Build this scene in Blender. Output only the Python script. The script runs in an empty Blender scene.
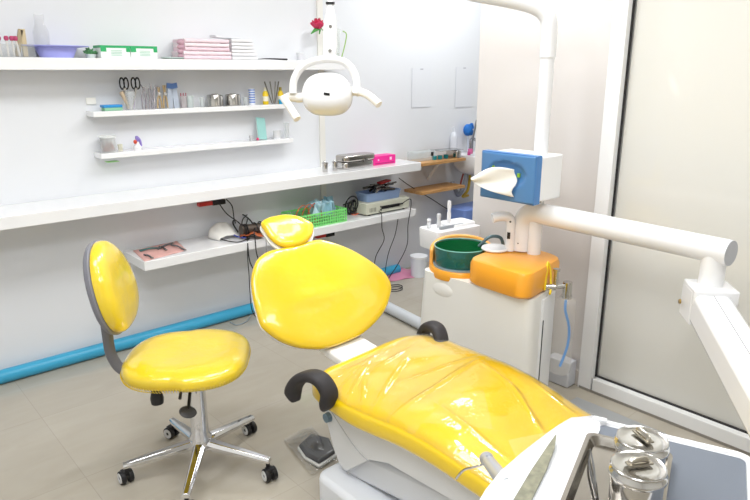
import bpy, bmesh, math, random
from mathutils import Vector as V, Matrix, Euler
random.seed(7)
S = bpy.context.scene
C = S.collection
PI = math.pi
# ------------------------------------------------------------------ camera
HC = 1.55; FOC = 640.0
PITCH = math.atan(180 / FOC); YAW = math.radians(41.6)
cd = bpy.data.cameras.new('camera'); cam = bpy.data.objects.new('camera', cd); C.objects.link(cam)
cd.sensor_width = 36; cd.lens = FOC / 750 * 36; cd.clip_start = 0.05
cam.location = (0, 0, HC)
cam.rotation_euler = (PI / 2 - PITCH, 0, -YAW)
S.camera = cam
_R = cam.rotation_euler.to_matrix()
def ray(x, y): return _R @ V((x - 375, 250 - y, -FOC))
def az(x, y, z=0.0): d = ray(x, y); return V((0, 0, HC)) + d * ((z - HC) / d.z)
def ay(x, y, Y): d = ray(x, y); return V((0, 0, HC)) + d * (Y / d.y)
def ax(x, y, X): d = ray(x, y); return V((0, 0, HC)) + d * (X / d.x)
# ------------------------------------------------------------------ world, lights, exposure
w = bpy.data.worlds.new('world'); S.world = w; w.use_nodes = True
w.node_tree.nodes['Background'].inputs[0].default_value = (0.9, 0.95, 1, 1)
w.node_tree.nodes['Background'].inputs[1].default_value = 0.3
S.view_settings.view_transform = 'Standard'; S.view_settings.look = 'None'
S.view_settings.exposure = 0.08; S.view_settings.gamma = 1.0; S.view_settings.use_curve_mapping = False
def area(name, loc, sx, sy, e, col=(0.93, 0.97, 1.0), rot=(0, 0, 0)):
    l = bpy.data.lights.new(name, 'AREA'); l.shape = 'RECTANGLE'; l.size = sx; l.size_y = sy; l.energy = e; l.color = col
    o = bpy.data.objects.new(name, l); C.objects.link(o); o.location = loc; o.rotation_euler = rot; return o
LP = [(0.1, 1.75), (1.7, 1.85), (0.1, 0.2), (1.7, 0.2), (3.7, 2.9)]
for i, (x, y) in enumerate(LP):
    area('ceiling_light_lamp', (x, y, 2.655), 1.15 if i < 4 else 0.7, 0.55, (15.5, 15.5, 20, 11, 18)[i])
DL_ = [(2.47, 2.22), (.75, 1.0), (.0, 2.0)]
for (x, y) in DL_:
    l = bpy.data.lights.new('downlight_lamp', 'AREA'); l.shape = 'DISK'; l.size = .24; l.energy = 11 if y == 2.22 else 5; l.color = (1, .98, .95)
    o = bpy.data.objects.new('downlight_lamp', l); C.objects.link(o); o.location = (x, y, 2.685)
# ------------------------------------------------------------------ materials
def lin(c):
    c = c / 255; return c / 12.92 if c <= 0.04045 else ((c + 0.055) / 1.055) ** 2.4
def rgb(h): return tuple(lin(int(h[i:i + 2], 16)) for i in (0, 2, 4)) + (1,)
MC = {}
def mat(h, rough=0.5, metal=0.0, coat=0.0, var=0.0, vscale=6, bump=0.0, bscale=40, emit=0.0, trans=0.0, alpha=1.0, ior=1.45, spec=0.5, stretch=None, detail=3):
    key = (h, rough, metal, coat, var, vscale, bump, bscale, emit, trans, alpha, ior, spec, stretch, detail)
    if key in MC: return MC[key]
    m = bpy.data.materials.new('finish_' + h); m.use_nodes = True
    nt = m.node_tree; N = nt.nodes; L = nt.links; p = N['Principled BSDF']
    p.inputs['Base Color'].default_value = rgb(h); p.inputs['Roughness'].default_value = rough
    p.inputs['Metallic'].default_value = metal; p.inputs['Coat Weight'].default_value = coat
    p.inputs['Coat Roughness'].default_value = 0.06
    p.inputs['Specular IOR Level'].default_value = spec; p.inputs['IOR'].default_value = ior
    p.inputs['Transmission Weight'].default_value = trans; p.inputs['Alpha'].default_value = alpha
    if emit:
        p.inputs['Emission Color'].default_value = rgb(h); p.inputs['Emission Strength'].default_value = emit
    tc = N.new('ShaderNodeTexCoord'); mp = N.new('ShaderNodeMapping')
    L.new(tc.outputs['Object'], mp.inputs[0])
    if stretch: mp.inputs['Scale'].default_value = stretch
    nz = N.new('ShaderNodeTexNoise'); nz.inputs['Scale'].default_value = vscale; nz.inputs['Detail'].default_value = 4
    L.new(mp.outputs[0], nz.inputs[0])
    mx = N.new('ShaderNodeMix'); mx.data_type = 'RGBA'
    c = rgb(h); k = 1 - max(var, 0.015)
    mx.inputs[6].default_value = c; mx.inputs[7].default_value = (c[0] * k, c[1] * k, c[2] * k, 1)
    L.new(nz.outputs[0], mx.inputs[0]); L.new(mx.outputs[2], p.inputs['Base Color'])
    if bump:
        n2 = N.new('ShaderNodeTexNoise'); n2.inputs['Scale'].default_value = bscale; n2.inputs['Detail'].default_value = detail
        L.new(mp.outputs[0], n2.inputs[0])
        b = N.new('ShaderNodeBump'); b.inputs['Strength'].default_value = bump; b.inputs['Distance'].default_value = 0.01
        L.new(n2.outputs[0], b.inputs['Height']); L.new(b.outputs[0], p.inputs['Normal'])
        if coat: L.new(b.outputs[0], p.inputs['Coat Normal'])
    MC[key] = m; return m
def glass(h, alpha=0.3, rough=0.05):
    return mat(h, rough, alpha=alpha, spec=0.6)
def floor_mat():
    m = bpy.data.materials.new('glazed floor tiles'); m.use_nodes = True
    nt = m.node_tree; N = nt.nodes; L = nt.links; p = N['Principled BSDF']
    tc = N.new('ShaderNodeTexCoord')
    br = N.new('ShaderNodeTexBrick'); br.offset = 0; br.inputs['Scale'].default_value = 1
    br.inputs['Brick Width'].default_value = 0.6; br.inputs['Row Height'].default_value = 0.6
    br.inputs['Mortar Size'].default_value = 0.0016
    br.inputs['Color1'].default_value = rgb('B6AFA2'); br.inputs['Color2'].default_value = rgb('B3AC9F'); br.inputs['Mortar'].default_value = rgb('A9A296')
    L.new(tc.outputs['Object'], br.inputs[0])
    mp = N.new('ShaderNodeMapping'); mp.inputs['Scale'].default_value = (1, 3.5, 1); mp.inputs['Rotation'].default_value = (0, 0, 0.5)
    L.new(tc.outputs['Object'], mp.inputs[0])
    nz = N.new('ShaderNodeTexNoise'); nz.inputs['Scale'].default_value = 2.4; nz.inputs['Detail'].default_value = 6; nz.inputs['Distortion'].default_value = 1.2
    L.new(mp.outputs[0], nz.inputs[0])
    mx = N.new('ShaderNodeMix'); mx.data_type = 'RGBA'; mx.blend_type = 'MULTIPLY'; mx.inputs[0].default_value = 1
    cr = N.new('ShaderNodeValToRGB'); cr.color_ramp.elements[0].position = .3; cr.color_ramp.elements[0].color = (.93, .92, .9, 1); cr.color_ramp.elements[1].position = .7
    L.new(nz.outputs[0], cr.inputs[0]); L.new(br.outputs[0], mx.inputs[6]); L.new(cr.outputs[0], mx.inputs[7])
    L.new(mx.outputs[2], p.inputs['Base Color'])
    p.inputs['Roughness'].default_value = 0.09; p.inputs['Specular IOR Level'].default_value = 0.6
    return m
def wood_mat():
    m = bpy.data.materials.new('light board wood'); m.use_nodes = True
    nt = m.node_tree; N = nt.nodes; L = nt.links; p = N['Principled BSDF']
    tc = N.new('ShaderNodeTexCoord'); mp = N.new('ShaderNodeMapping'); mp.inputs['Scale'].default_value = (2, 22, 22)
    L.new(tc.outputs['Object'], mp.inputs[0])
    nz = N.new('ShaderNodeTexNoise'); nz.inputs['Scale'].default_value = 3; nz.inputs['Detail'].default_value = 5; L.new(mp.outputs[0], nz.inputs[0])
    cr = N.new('ShaderNodeValToRGB'); cr.color_ramp.elements[0].position = .3; cr.color_ramp.elements[0].color = rgb('B07C44'); cr.color_ramp.elements[1].position = .75; cr.color_ramp.elements[1].color = rgb('D2A56C')
    L.new(nz.outputs[0], cr.inputs[0]); L.new(cr.outputs[0], p.inputs['Base Color']); p.inputs['Roughness'].default_value = .45
    return m
def film_mat():
    m = bpy.data.materials.new('clear cling film'); m.use_nodes = True
    nt = m.node_tree; N = nt.nodes; L = nt.links; N.remove(N['Principled BSDF']); out = N['Material Output']
    tr = N.new('ShaderNodeBsdfTransparent'); gl = N.new('ShaderNodeBsdfGlossy'); gl.inputs['Roughness'].default_value = .09
    df = N.new('ShaderNodeBsdfDiffuse'); df.inputs['Color'].default_value = (.9, .9, .88, 1)
    fr = N.new('ShaderNodeFresnel'); fr.inputs['IOR'].default_value = 1.6
    tc = N.new('ShaderNodeTexCoord'); nz = N.new('ShaderNodeTexNoise'); nz.inputs['Scale'].default_value = 14; nz.inputs['Detail'].default_value = 3
    L.new(tc.outputs['Object'], nz.inputs[0])
    bp = N.new('ShaderNodeBump'); bp.inputs['Strength'].default_value = .35; bp.inputs['Distance'].default_value = .01; L.new(nz.outputs[0], bp.inputs['Height'])
    L.new(bp.outputs[0], gl.inputs['Normal']); L.new(bp.outputs[0], fr.inputs['Normal'])
    m1 = N.new('ShaderNodeMixShader'); mu = N.new('ShaderNodeMath'); mu.operation = 'MULTIPLY'; mu.inputs[1].default_value = 1.15; mu.use_clamp = True
    L.new(fr.outputs[0], mu.inputs[0]); L.new(mu.outputs[0], m1.inputs[0]); L.new(tr.outputs[0], m1.inputs[1]); L.new(gl.outputs[0], m1.inputs[2])
    # cloudy film patches: reflected white sheen painted in as pale diffuse
    vo = N.new('ShaderNodeTexVoronoi'); vo.inputs['Scale'].default_value = 4.5; L.new(tc.outputs['Object'], vo.inputs[0])
    sp = N.new('ShaderNodeSeparateColor'); L.new(vo.outputs['Color'], sp.inputs[0])
    mr = N.new('ShaderNodeMapRange'); mr.inputs[1].default_value = .25; mr.inputs[2].default_value = .9; mr.inputs[3].default_value = .01; mr.inputs[4].default_value = .085
    L.new(sp.outputs[0], mr.inputs[0])
    m2 = N.new('ShaderNodeMixShader'); L.new(mr.outputs[0], m2.inputs[0]); L.new(m1.outputs[0], m2.inputs[1]); L.new(df.outputs[0], m2.inputs[2])
    L.new(m2.outputs[0], out.inputs[0]); return m
def steel_mat():
    return mat('C9C7C4', 0.13, metal=1.0, var=.12, vscale=9)
GLOSSW = mat('E5E7EB', 0.16, var=.02, vscale=2, spec=.5)
WHITE = mat('F2F2F3', 0.3, spec=.5)
PWHITE = mat('EDEDEF', 0.22, coat=.3)
LACQ = mat('F0F0F1', 0.14, coat=.5)
CREAM = mat('F3F1EC', 0.3, var=.03)
PALE = mat('DDDFE3', 0.35)
YEL = mat('EAC61A', 0.26, coat=1.0, var=.16, vscale=5, bump=.40, bscale=7, detail=3)
YELS = mat('EFCF26', 0.3, coat=1.0, var=.22, vscale=7, bump=.55, bscale=11, detail=4)
ORG = mat('F6A82C', 0.32, coat=.3)
CHROME = mat('D8D8DA', 0.07, metal=1.0)
STEEL = steel_mat()
BLACK = mat('1C1B1D', 0.45)
DGREY = mat('4A4A4E', 0.55)
SHELL = mat('77777F', 0.45)
SOFTBLK = mat('2F2C2E', 0.6, bump=.1, bscale=200)
CABLE = mat('232325', 0.5)
BLUEP = mat('3FA6CE', 0.3)
WOOD = wood_mat()
# ------------------------------------------------------------------ geometry builder
def catmull(pts, k=6, closed=False):
    P = [V(p) for p in pts]; n = len(P); out = []
    if n < 3 or k <= 1: return P
    rng = range(n) if closed else range(n - 1)
    for i in rng:
        if closed: a, b, c, d = P[i - 1], P[i], P[(i + 1) % n], P[(i + 2) % n]
        else: a, b, c, d = P[max(i - 1, 0)], P[i], P[i + 1], P[min(i + 2, n - 1)]
        for j in range(k):
            t = j / k
            out.append(0.5 * ((2 * b) + (c - a) * t + (2 * a - 5 * b + 4 * c - d) * t * t + (3 * b - a - 3 * c + d) * t ** 3))
    if not closed: out.append(P[-1])
    return out
class B:
    def __init__(s, M=None): s.v = []; s.f = []; s.M = M
    def add(s, vs, fs):
        o = len(s.v)
        for p in vs:
            p = V(p); s.v.append(s.M @ p if s.M else p)
        s.f += [tuple(i + o for i in f) for f in fs]; return s
    def box(s, c, d, R=None):
        x, y, z = [q / 2 for q in d]; c = V(c)
        vs = [V((i * x, j * y, k * z)) for i in (-1, 1) for j in (-1, 1) for k in (-1, 1)]
        if R is not None:
            R = R if isinstance(R, Matrix) else Euler(R).to_matrix()
            vs = [R @ q for q in vs]
        return s.add([c + q for q in vs], [(0, 1, 3, 2), (4, 6, 7, 5), (0, 4, 5, 1), (2, 3, 7, 6), (0, 2, 6, 4), (1, 5, 7, 3)])
    def ring(s, loops, cap0=True, cap1=True, closed=False):
        n = len(loops[0]); vs = [p for l in loops for p in l]; fs = []
        m = len(loops)
        for i in range(m if closed else m - 1):
            for j in range(n):
                a = i * n + j; b = i * n + (j + 1) % n; k = ((i + 1) % m) * n
                fs.append((a, b, k + (j + 1) % n, k + j))
        if not closed:
            if cap0: fs.append(tuple(range(n))[::-1])
            if cap1: fs.append(tuple((m - 1) * n + j for j in range(n)))
        return s.add(vs, fs)
    def tube(s, pts, r, n=10, k=6, closed=False, flat=1.0):
        P = catmull(pts, k, closed); m = len(P); loops = []; up = None
        for i, p in enumerate(P):
            t = (P[(i + 1) % m] - P[i - 1]) if closed else (P[min(i + 1, m - 1)] - P[max(i - 1, 0)])
            if t.length < 1e-9: t = V((0, 0, 1))
            t.normalize()
            if up is None: up = V((0, 0, 1)) if abs(t.z) < .9 else V((1, 0, 0))
            u = (up - t * up.dot(t)); u.normalize(); up = u; b = t.cross(u)
            rr = r[0] + (r[1] - r[0]) * i / (m - 1) if isinstance(r, tuple) else r
            loops.append([p + (u * math.cos(a) * flat + b * math.sin(a)) * rr for a in [2 * PI * j / n for j in range(n)]])
        return s.ring(loops, closed=closed)
    def cyl(s, p0, p1, r, r1=None, n=24):
        return s.tube([p0, p1], (r, r if r1 is None else r1), n, 1)
    def lathe(s, prof, c=(0, 0, 0), n=28, R=None, sy=1.0):
        c = V(c); loops = []
        for r, z in prof:
            l = []
            for j in range(n):
                q = V((r * math.cos(2 * PI * j / n), r * sy * math.sin(2 * PI * j / n), z))
                l.append(c + (R @ q if R else q))
            loops.append(l)
        return s.ring(loops)
    def prism(s, pts, z0, z1, inset=0):
        return s.ring([[V((p[0], p[1], z0)) for p in pts], [V((p[0], p[1], z1)) for p in pts]])
    def sphere(s, c, r, n=16, R=None):
        if not isinstance(r, (tuple, list)): r = (r, r, r)
        c = V(c); loops = []
        for i in range(1, n // 2):
            a = PI * i / (n // 2); l = []
            for j in range(n):
                q = V((r[0] * math.sin(a) * math.cos(2 * PI * j / n), r[1] * math.sin(a) * math.sin(2 * PI * j / n), -r[2] * math.cos(a)))
                l.append(c + (R @ q if R else q))
            loops.append(l)
        return s.ring(loops)
    def grid(s, fn, nu, nv, thick=None):
        vs = [V(fn(i / nu, j / nv)) for i in range(nu + 1) for j in range(nv + 1)]
        fs = [(i * (nv + 1) + j, (i + 1) * (nv + 1) + j, (i + 1) * (nv + 1) + j + 1, i * (nv + 1) + j + 1) for i in range(nu) for j in range(nv)]
        return s.add(vs, fs)
    def pad(s, pts, M, top, bot, rings=12, e=2.6, fn=None, side=.5):
        # cushion from a star shaped outline (local xy), crown 'top' above and 'bot' below, rounded edge
        cx = sum(p[0] for p in pts) / len(pts); cy = sum(p[1] for p in pts) / len(pts)
        loops = []
        for k in range(1, rings + 1):
            t = math.sin(PI / 2 * k / rings); z = top * (1 - t ** e) ** (1 / e) if k < rings else 0
            loops.append((t, z))
        low = [(t, -(bot / max(top, 1e-6)) * z) for t, z in loops[:-1]][::-1]
        L = []
        for t, z in loops + low:
            l = []
            for p in pts:
                x = cx + (p[0] - cx) * t; y = cy + (p[1] - cy) * t
                zz = z + (fn(x, y, t) if fn and z >= 0 else 0)
                l.append(M @ V((x, y, zz)))
            L.append(l)
        return s.ring(L)
    def build(s, name, m, parent=None, bev=0, seg=3, sub=0, loc=None, world=True, ang=38, solid=0):
        me = bpy.data.meshes.new(name); vs = s.v
        o = bpy.data.objects.new(name, me)
        if parent is not None:
            Mi = wm(parent).inverted() if world else None
            vs = [Mi @ p for p in vs] if world else vs
        elif loc is not None:
            L0 = V(loc); vs = [p - L0 for p in vs]; o.location = L0
        me.from_pydata([tuple(p) for p in vs], [], s.f)
        bm = bmesh.new(); bm.from_mesh(me); bmesh.ops.recalc_face_normals(bm, faces=bm.faces); bm.to_mesh(me); bm.free()
        me.materials.append(m)
        me.shade_smooth()
        try: me.set_sharp_from_angle(angle=math.radians(ang))
        except Exception: pass
        C.objects.link(o)
        if parent is not None: o.parent = parent
        if solid:
            q = o.modifiers.new('thickness', 'SOLIDIFY'); q.thickness = solid; q.offset = 0
        if bev:
            q = o.modifiers.new('bevel', 'BEVEL'); q.width = bev; q.segments = seg; q.limit_method = 'ANGLE'; q.angle_limit = math.radians(35)
            q.harden_normals = False
        if sub:
            q = o.modifiers.new('smooth', 'SUBSURF'); q.levels = sub; q.render_levels = sub
        return o
def wm(o):
    M = Matrix.LocRotScale(o.location, o.rotation_euler, o.scale)
    return wm(o.parent) @ M if o.parent else M
def tag(o, label, cat=None, group=None, kind=None):
    if label: o['label'] = label
    if cat: o['category'] = cat
    if group: o['group'] = group
    if kind: o['kind'] = kind
    return o
def thing(name, label, cat, loc=(0, 0, 0), rz=0, group=None):
    o = bpy.data.objects.new(name, None); C.objects.link(o); o.empty_display_size = .05
    o.location = loc; o.rotation_euler = (0, 0, rz); return tag(o, label, cat, group)
def struct(name, b, m, **k): return tag(b.build(name, m, **k), None, kind='structure')
def dup(root, loc, rz=None, label=None):
    r = root.copy(); C.objects.link(r); r.location = loc
    if rz is not None: r.rotation_euler = (0, 0, rz)
    if label: r['label'] = label
    for ch in list(root.children):
        c = ch.copy(); C.objects.link(c); c.parent = r
        for g in list(ch.children):
            d = g.copy(); C.objects.link(d); d.parent = c
    return r
def rrect(w, h, r, n=5, c=(0, 0)):
    out = []
    for (sx, sy, a0) in ((1, 1, 0), (-1, 1, 90), (-1, -1, 180), (1, -1, 270)):
        for i in range(n + 1):
            a = math.radians(a0 + 90 * i / n)
            out.append((c[0] + sx * (w / 2 - r) + r * math.cos(a), c[1] + sy * (h / 2 - r) + r * math.sin(a)))
    return out
def frame(o, ux, uy):
    ux = V(ux).normalized(); uy = V(uy); uy = (uy - ux * uy.dot(ux)).normalized(); uz = ux.cross(uy)
    M = Matrix.Identity(4)
    for i in range(3): M[i][0], M[i][1], M[i][2], M[i][3] = ux[i], uy[i], uz[i], V(o)[i]
    return M
def alongM(p0, p1):   # x axis from p0 to p1, z up-ish
    x = (V(p1) - V(p0)).normalized(); y = V((0, 0, 1)).cross(x)
    return frame(p0, x, y)
WY = 3.55; RX = 2.75; CH = 2.7
# ================================================================== SETTING
struct('floor', B().box((1.6, 0.75, -.05), (6.6, 5.9, .1)), floor_mat())
struct('ceiling', B().box((1.6, 0.75, CH + .05), (6.6, 5.9, .1)), mat('F2F2F0', .8))
struct('wall_back', B().box((1.6, WY + .05, CH / 2), (6.4, .1, CH)), GLOSSW)
struct('wall_left', B().box((-1.45, .75, CH / 2), (.1, 5.6, CH)), mat('EDEBE8', .6))
struct('wall_front', B().box((1.6, -2.05, CH / 2), (6.4, .1, CH)), mat('EDEBE8', .6))
struct('wall_alcove', B().box((4.75, .75, CH / 2), (.1, 5.6, CH)), mat('EDEBE8', .6))
PINKW = mat('D9D4D1', .55, var=.03, vscale=1.5)
struct('wall_right', B().box((RX + .07, 1.89, CH / 2), (.14, .76, CH)), PINKW)
struct('wall_right_rear', B().box((RX + .07, -1.75, CH / 2), (.14, .5, CH)), PINKW)
struct('wall_right_upper', B().box((RX + .07, .005, 2.6), (.14, 3.01, .2)), PINKW)
struct('baseboard_right', B().box((RX - .006, 1.89, .04), (.012, .75, .08)), mat('D9D2CC', .4), bev=.002)
# glazed sliding door
fr = B(); y0, y1 = -1.5, 1.52
ALU = mat('F0F0F0', .3)
fr.box((RX + .02, y1 - .035, 1.25), (.09, .07, 2.5)); fr.box((RX + .02, y0 + .035, 1.25), (.09, .07, 2.5))
fr.box((RX + .02, 0, .037), (.09, y1 - y0 - .14, .07)); fr.box((RX + .02, 0, 2.46), (.09, y1 - y0 - .14, .08))
dr = struct('door_1', fr, ALU, bev=.003)
dr['label'] = 'white framed sliding door with a large greyish frosted pane'
B().box((RX + .03, 0, 1.245), (.008, y1 - y0 - .14, 2.346)).build('pane', mat('DFDDD6', .07, spec=.6, var=.03, vscale=1), dr)
g = B()
g.box((RX + .016, y1 - .073, 1.245), (.012, .006, 2.346)); g.box((RX + .016, 0, .075), (.012, y1 - y0 - .14, .006))
g.build('gasket', BLACK, dr)
B().box((RX - .026, 0, .006), (.006, y1 - y0, .012)).build('threshold_line', mat('8A857E', .5), dr)
struct('trim_1', B().box((2.665, WY - .006, 1.65), (.045, .012, 2.0)), mat('E8E6E0', .35), bev=.002)
struct('trim_2', B().box((2.69, WY - .006, .43), (.045, .012, .3)), mat('E8E6E0', .35), bev=.002)
# ------------------------------------------------------------------ ceiling lights
for i, (x, y) in enumerate(LP):
    t = thing('ceiling_light', ['panel ceiling light over the stool side of the room', 'panel ceiling light above the dental chair head', 'panel ceiling light behind the camera at left', 'panel ceiling light above the glazed door side', 'small panel ceiling light over the alcove'][i], 'ceiling light', (x, y, CH - .03))
    a = 1.2 if i < 4 else .75
    f = B()
    for s_ in (-1, 1):
        f.box((x + s_ * a / 2, y, CH - .018), (.03, .63, .034)); f.box((x, y + s_ * .3, CH - .018), (a - .03, .03, .034))
    f.build('frame', WHITE, t)
    B().box((x, y, CH - .012), (a - .03, .57, .015)).build('diffuser', mat('FFFFFF', .5, emit=3.0), t)
for i, (x, y) in enumerate(DL_):
    t = thing('downlight', ['round recessed ceiling downlight near the pink column', 'round recessed ceiling downlight over the open floor', 'round recessed ceiling downlight near the left end of back wall'][i], 'ceiling light', (x, y, CH - .015))
    B().lathe([(.12, CH - .012), (.14, CH - .012), (.14, CH - .001), (.12, CH - .001)], (x, y, 0), 30).build('trim_ring', WHITE, t)
    B().lathe([(0, CH - .008), (.118, CH - .008), (.118, CH - .003), (0, CH - .003)], (x, y, 0), 30).build('diffuser', mat('FFFFFF', .5, emit=6.0), t)
# ------------------------------------------------------------------ wall shelves
def shelf(label, x0, x1, yf, z0, z1):
    c = ((x0 + x1) / 2, (yf + WY) / 2, z0)
    return tag(B().box((c[0], c[1], (z0 + z1) / 2), (x1 - x0, WY - yf - .001, z1 - z0)).build('wall_shelf', LACQ, loc=c, bev=.003), label, 'shelf')
Z1, Z2, Z3, Z4, Z5 = .905, .567, 1.606, 1.345, 1.13
shelf('thick white shelf running below the small ledges, carrying steel boxes', -.9, 3.335, 3.25, .845, Z1)
shelf('lowest white shelf, carrying the green basket and power supply', 1.245, 3.29, 3.25, .515, Z2)
shelf('topmost thick white shelf, carrying towels and glove boxes', -.9, 2.72, 3.35, 1.55, Z3)
shelf('narrow white ledge holding scissors and steel cups', 1.135, 2.36, 3.44, 1.317, Z4)
shelf('lower narrow white ledge holding small mirror and jars', 1.15, 2.355, 3.44, 1.102, Z5)
for i, (zt, x0, x1, yf) in enumerate([(.877, 3.43, 3.93, 3.335), (.654, 3.455, 3.95, 3.35)]):
    yb = WY - .002
    b = B().box(((x0 + x1) / 2, (yf + yb) / 2, zt - .011), (x1 - x0, yb - yf, .022))
    s_ = tag(b.build('wooden_shelf', WOOD, loc=(x0, yf, zt - .022), bev=.002), ['upper light wooden shelf board carrying a steel box beside sink', 'lower bare light wooden shelf board under the other'][i], 'shelf')
t = tag(B().tube([(3.72, 3.545, .70), (3.72, 3.52, .74), (3.72, 3.42, .853)], .011, 8, 3).build('bracket', WHITE, loc=(3.72, 3.53, .70)), 'white metal strut propping up the upper wooden board', 'bracket')
# ------------------------------------------------------------------ pipes on the floor
tag(B().cyl((-1.35, 3.50, .037), (3.35, 3.50, .037), .036).build('pipe', BLUEP, loc=(1, 3.5, 0)), 'long blue plastic pipe along foot of the back wall', 'pipe')
tag(B().cyl((2.77, 3.40, .036), (2.60, 2.10, .036), .036).build('pipe', mat('C9CDD2', .4), loc=(2.7, 2.8, 0)), 'pale grey pipe on the floor leading to dental unit', 'pipe')
tag(B().box((2.56, 1.0, .008), (.09, .9, .016)).build('cable_cover', mat('A2A4A6', .5), bev=.004, loc=(2.56, 1.0, 0)), 'flat grey cable cover on floor beside foot of the door', 'cable cover')
# ================================================================== STOOL
bx, by = .978, 2.150
st = thing('rolling_stool', 'yellow plastic-wrapped rolling stool with round backrest and chrome base', 'stool', (bx, by, 0))
hub = B().lathe([(.036, .09), (.043, .095), (.043, .145), (.034, .16), (.033, .37), (.022, .372), (.021, .45)], (bx, by, 0), 28)
hub.build('gas_column', CHROME, st)
B().box((bx - .01, by + .03, .448), (.22, .17, .016)).build('seat_plate', BLACK, st, bev=.004)
dirs = []
for p in [(122, 486), (266, 474), (254, 428), (176, 434), (183, 503)]:
    q = az(*p); dirs.append(math.atan2(q.y - by, q.x - bx))
# spread to a regular star that best follows the casters
dirs.sort(); off = sum((d - (dirs[0] + i * 2 * PI / 5)) for i, d in enumerate(dirs)) / 5 + dirs[0]
for i in range(5):
    a = off + i * 2 * PI / 5; u = V((math.cos(a), math.sin(a), 0)); n_ = V((-u.y, u.x, 0))
    L = []
    for k in range(9):
        t_ = k / 8; r = .03 + .265 * t_; hw = .024 - .009 * t_; zt = .135 - .042 * t_ ; h = .034 - .014 * t_
        c = V((bx, by, 0)) + u * r
        sec = [(-hw, 0), (-hw, h * .55), (-hw * .55, h), (hw * .55, h), (hw, h * .55), (hw, 0)]
        L.append([c + n_ * x + V((0, 0, zt - h + z)) for x, z in sec])
    B().ring(L).build('leg', CHROME, st, bev=.002)
    e = V((bx, by, 0)) + u * .285
    cs = B(); ca = a + [0.9, -.7, 1.4, .4, -1.2][i]; cu = V((math.cos(ca), math.sin(ca), 0)); cn = V((-cu.y, cu.x, 0))
    cs.cyl(e + V((0, 0, .05)), e + V((0, 0, .082)), .008)
    cc = e + cu * .014 + V((0, 0, .027))
    for s_ in (-1, 1):
        cs.tube([cc + cn * s_ * .006, cc + cn * s_ * .024], .0268, 22, 1)
    cs.box(cc + V((0, 0, .018)), (.03, .03, .02), Matrix.Rotation(ca, 3, 'Z'))
    cw = cs.build('caster', BLACK, st, bev=.003)
    for s_ in (-1, 1):
        rg = B(); rg.lathe([(.0, .0215), (.0075, .0215), (.0075, .0262), (.0155, .0248), (.0155, .0262), (.0205, .0262), (.0205, .0235), (0, .0235)], cc, 22, R=Matrix((cu, V((0, 0, 1)), cn * s_)).transposed())
        rg.build('rim', mat('D5D5D5', .4), cw)
B().tube([(bx, by, .40), (bx - .05, by + .0, .40), (bx - .10, by - .07, .375)], .006, 8, 4).build('lever_rod', DGREY, st)
lv = az(188, 412, .33)
B().sphere((lv.x + .0, lv.y, lv.z), (.042, .03, .010), 16, Euler((.5, .2, .5)).to_matrix()).build('lever_paddle', DGREY, st)
B().cyl((bx - .02, by - .01, .42), lv, .006, n=8).build('lever_rod', BLACK, st)
kb = az(157, 398, .40); B().lathe([(.0, -.02), (.022, -.02), (.024, 0), (.018, .028), (0, .03)], kb, 16).build('knob', BLACK, st)
# seat: front towards +x -y
n_f = V((.80, -.60, 0)); n_s = V((.60, .80, 0))
sc = V((.972, 2.19, .467))
out = []
for j in range(48):
    a = 2 * PI * j / 48; c_, s_ = math.cos(a), math.sin(a)
    ex = 2.7; r = (abs(c_ / .235) ** ex + abs(s_ / (.245 if c_ > 0 else .23)) ** ex) ** (-1 / ex)
    out.append((r * c_, r * s_))
Ms = frame(sc, n_f, n_s)
def sfn(x, y, t): return -.012 * max(0, 1 - (x * x + y * y) / .03) + .004 * math.sin(x * 30) * (1 - t)
B().pad(out, Ms, .052, .042, rings=14, e=3.0, fn=sfn).build('seat', YELS, st)
for s_ in (1,):     # gathered wrap pleats around the seat edge
    pl = B()
    for j in range(0, 150):
        a = 2 * PI * j / 150; c_, q_ = math.cos(a), math.sin(a)
        r = (abs(c_ / .236) ** 2.7 + abs(q_ / .246) ** 2.7) ** (-1 / 2.7)
        pl.tube([Ms @ V((r * .94 * c_, r * .94 * q_, -.0225)), Ms @ V((r * .98 * c_, r * .98 * q_, -.015)), Ms @ V((r * 1.0 * c_, r * 1.0 * q_, -.001))], .0016, 4, 1)
    pl.build('wrap_pleats', YELS, st)
# backrest
bp = ay(111, 286, 2.33); bn = V((.80, -.59, .05)).normalized(); bs = V((.60, .80, 0)); bu = bn.cross(bs); bu = bu if bu.z > 0 else -bu
bn = V((.80, -.59, .22)).normalized(); bq = V((0, 0, 1)); bq = (bq - bn * bq.dot(bn)).normalized(); Mb = frame(bp, bq.cross(bn), bq)
out = []
for j in range(44):
    a = 2 * PI * j / 44; ca, sa = math.cos(a), math.sin(a)
    out.append((.160 * math.copysign(abs(ca) ** .9, ca) * (1 - .13 * sa), .172 * math.copysign(abs(sa) ** .9, sa)))
def bfn(x, y, t): return .5 * x * x
B().pad(out, Mb, .052, .004, rings=12, e=2.8, fn=bfn).build('backrest', YELS, st)
out2 = [(p[0] * 1.035, p[1] * 1.035) for p in out]
B().pad(out2, Mb @ Matrix.Translation((0, 0, -.008)), .010, .034, rings=8, e=3).build('backrest_shell', SHELL, st)
bb = bp - bn * .035
B().tube([sc - n_f * .10 + V((0, 0, -.05)), sc - n_f * .235 + V((0, 0, -.045)), sc - n_f * .285 + V((0, 0, .02)), bb + V((0, 0, -.17)), bb + V((0, 0, -.02))], .020, 14, 8, flat=1.0).build('backrest_support', mat('6E6E74', .5), st)
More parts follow.
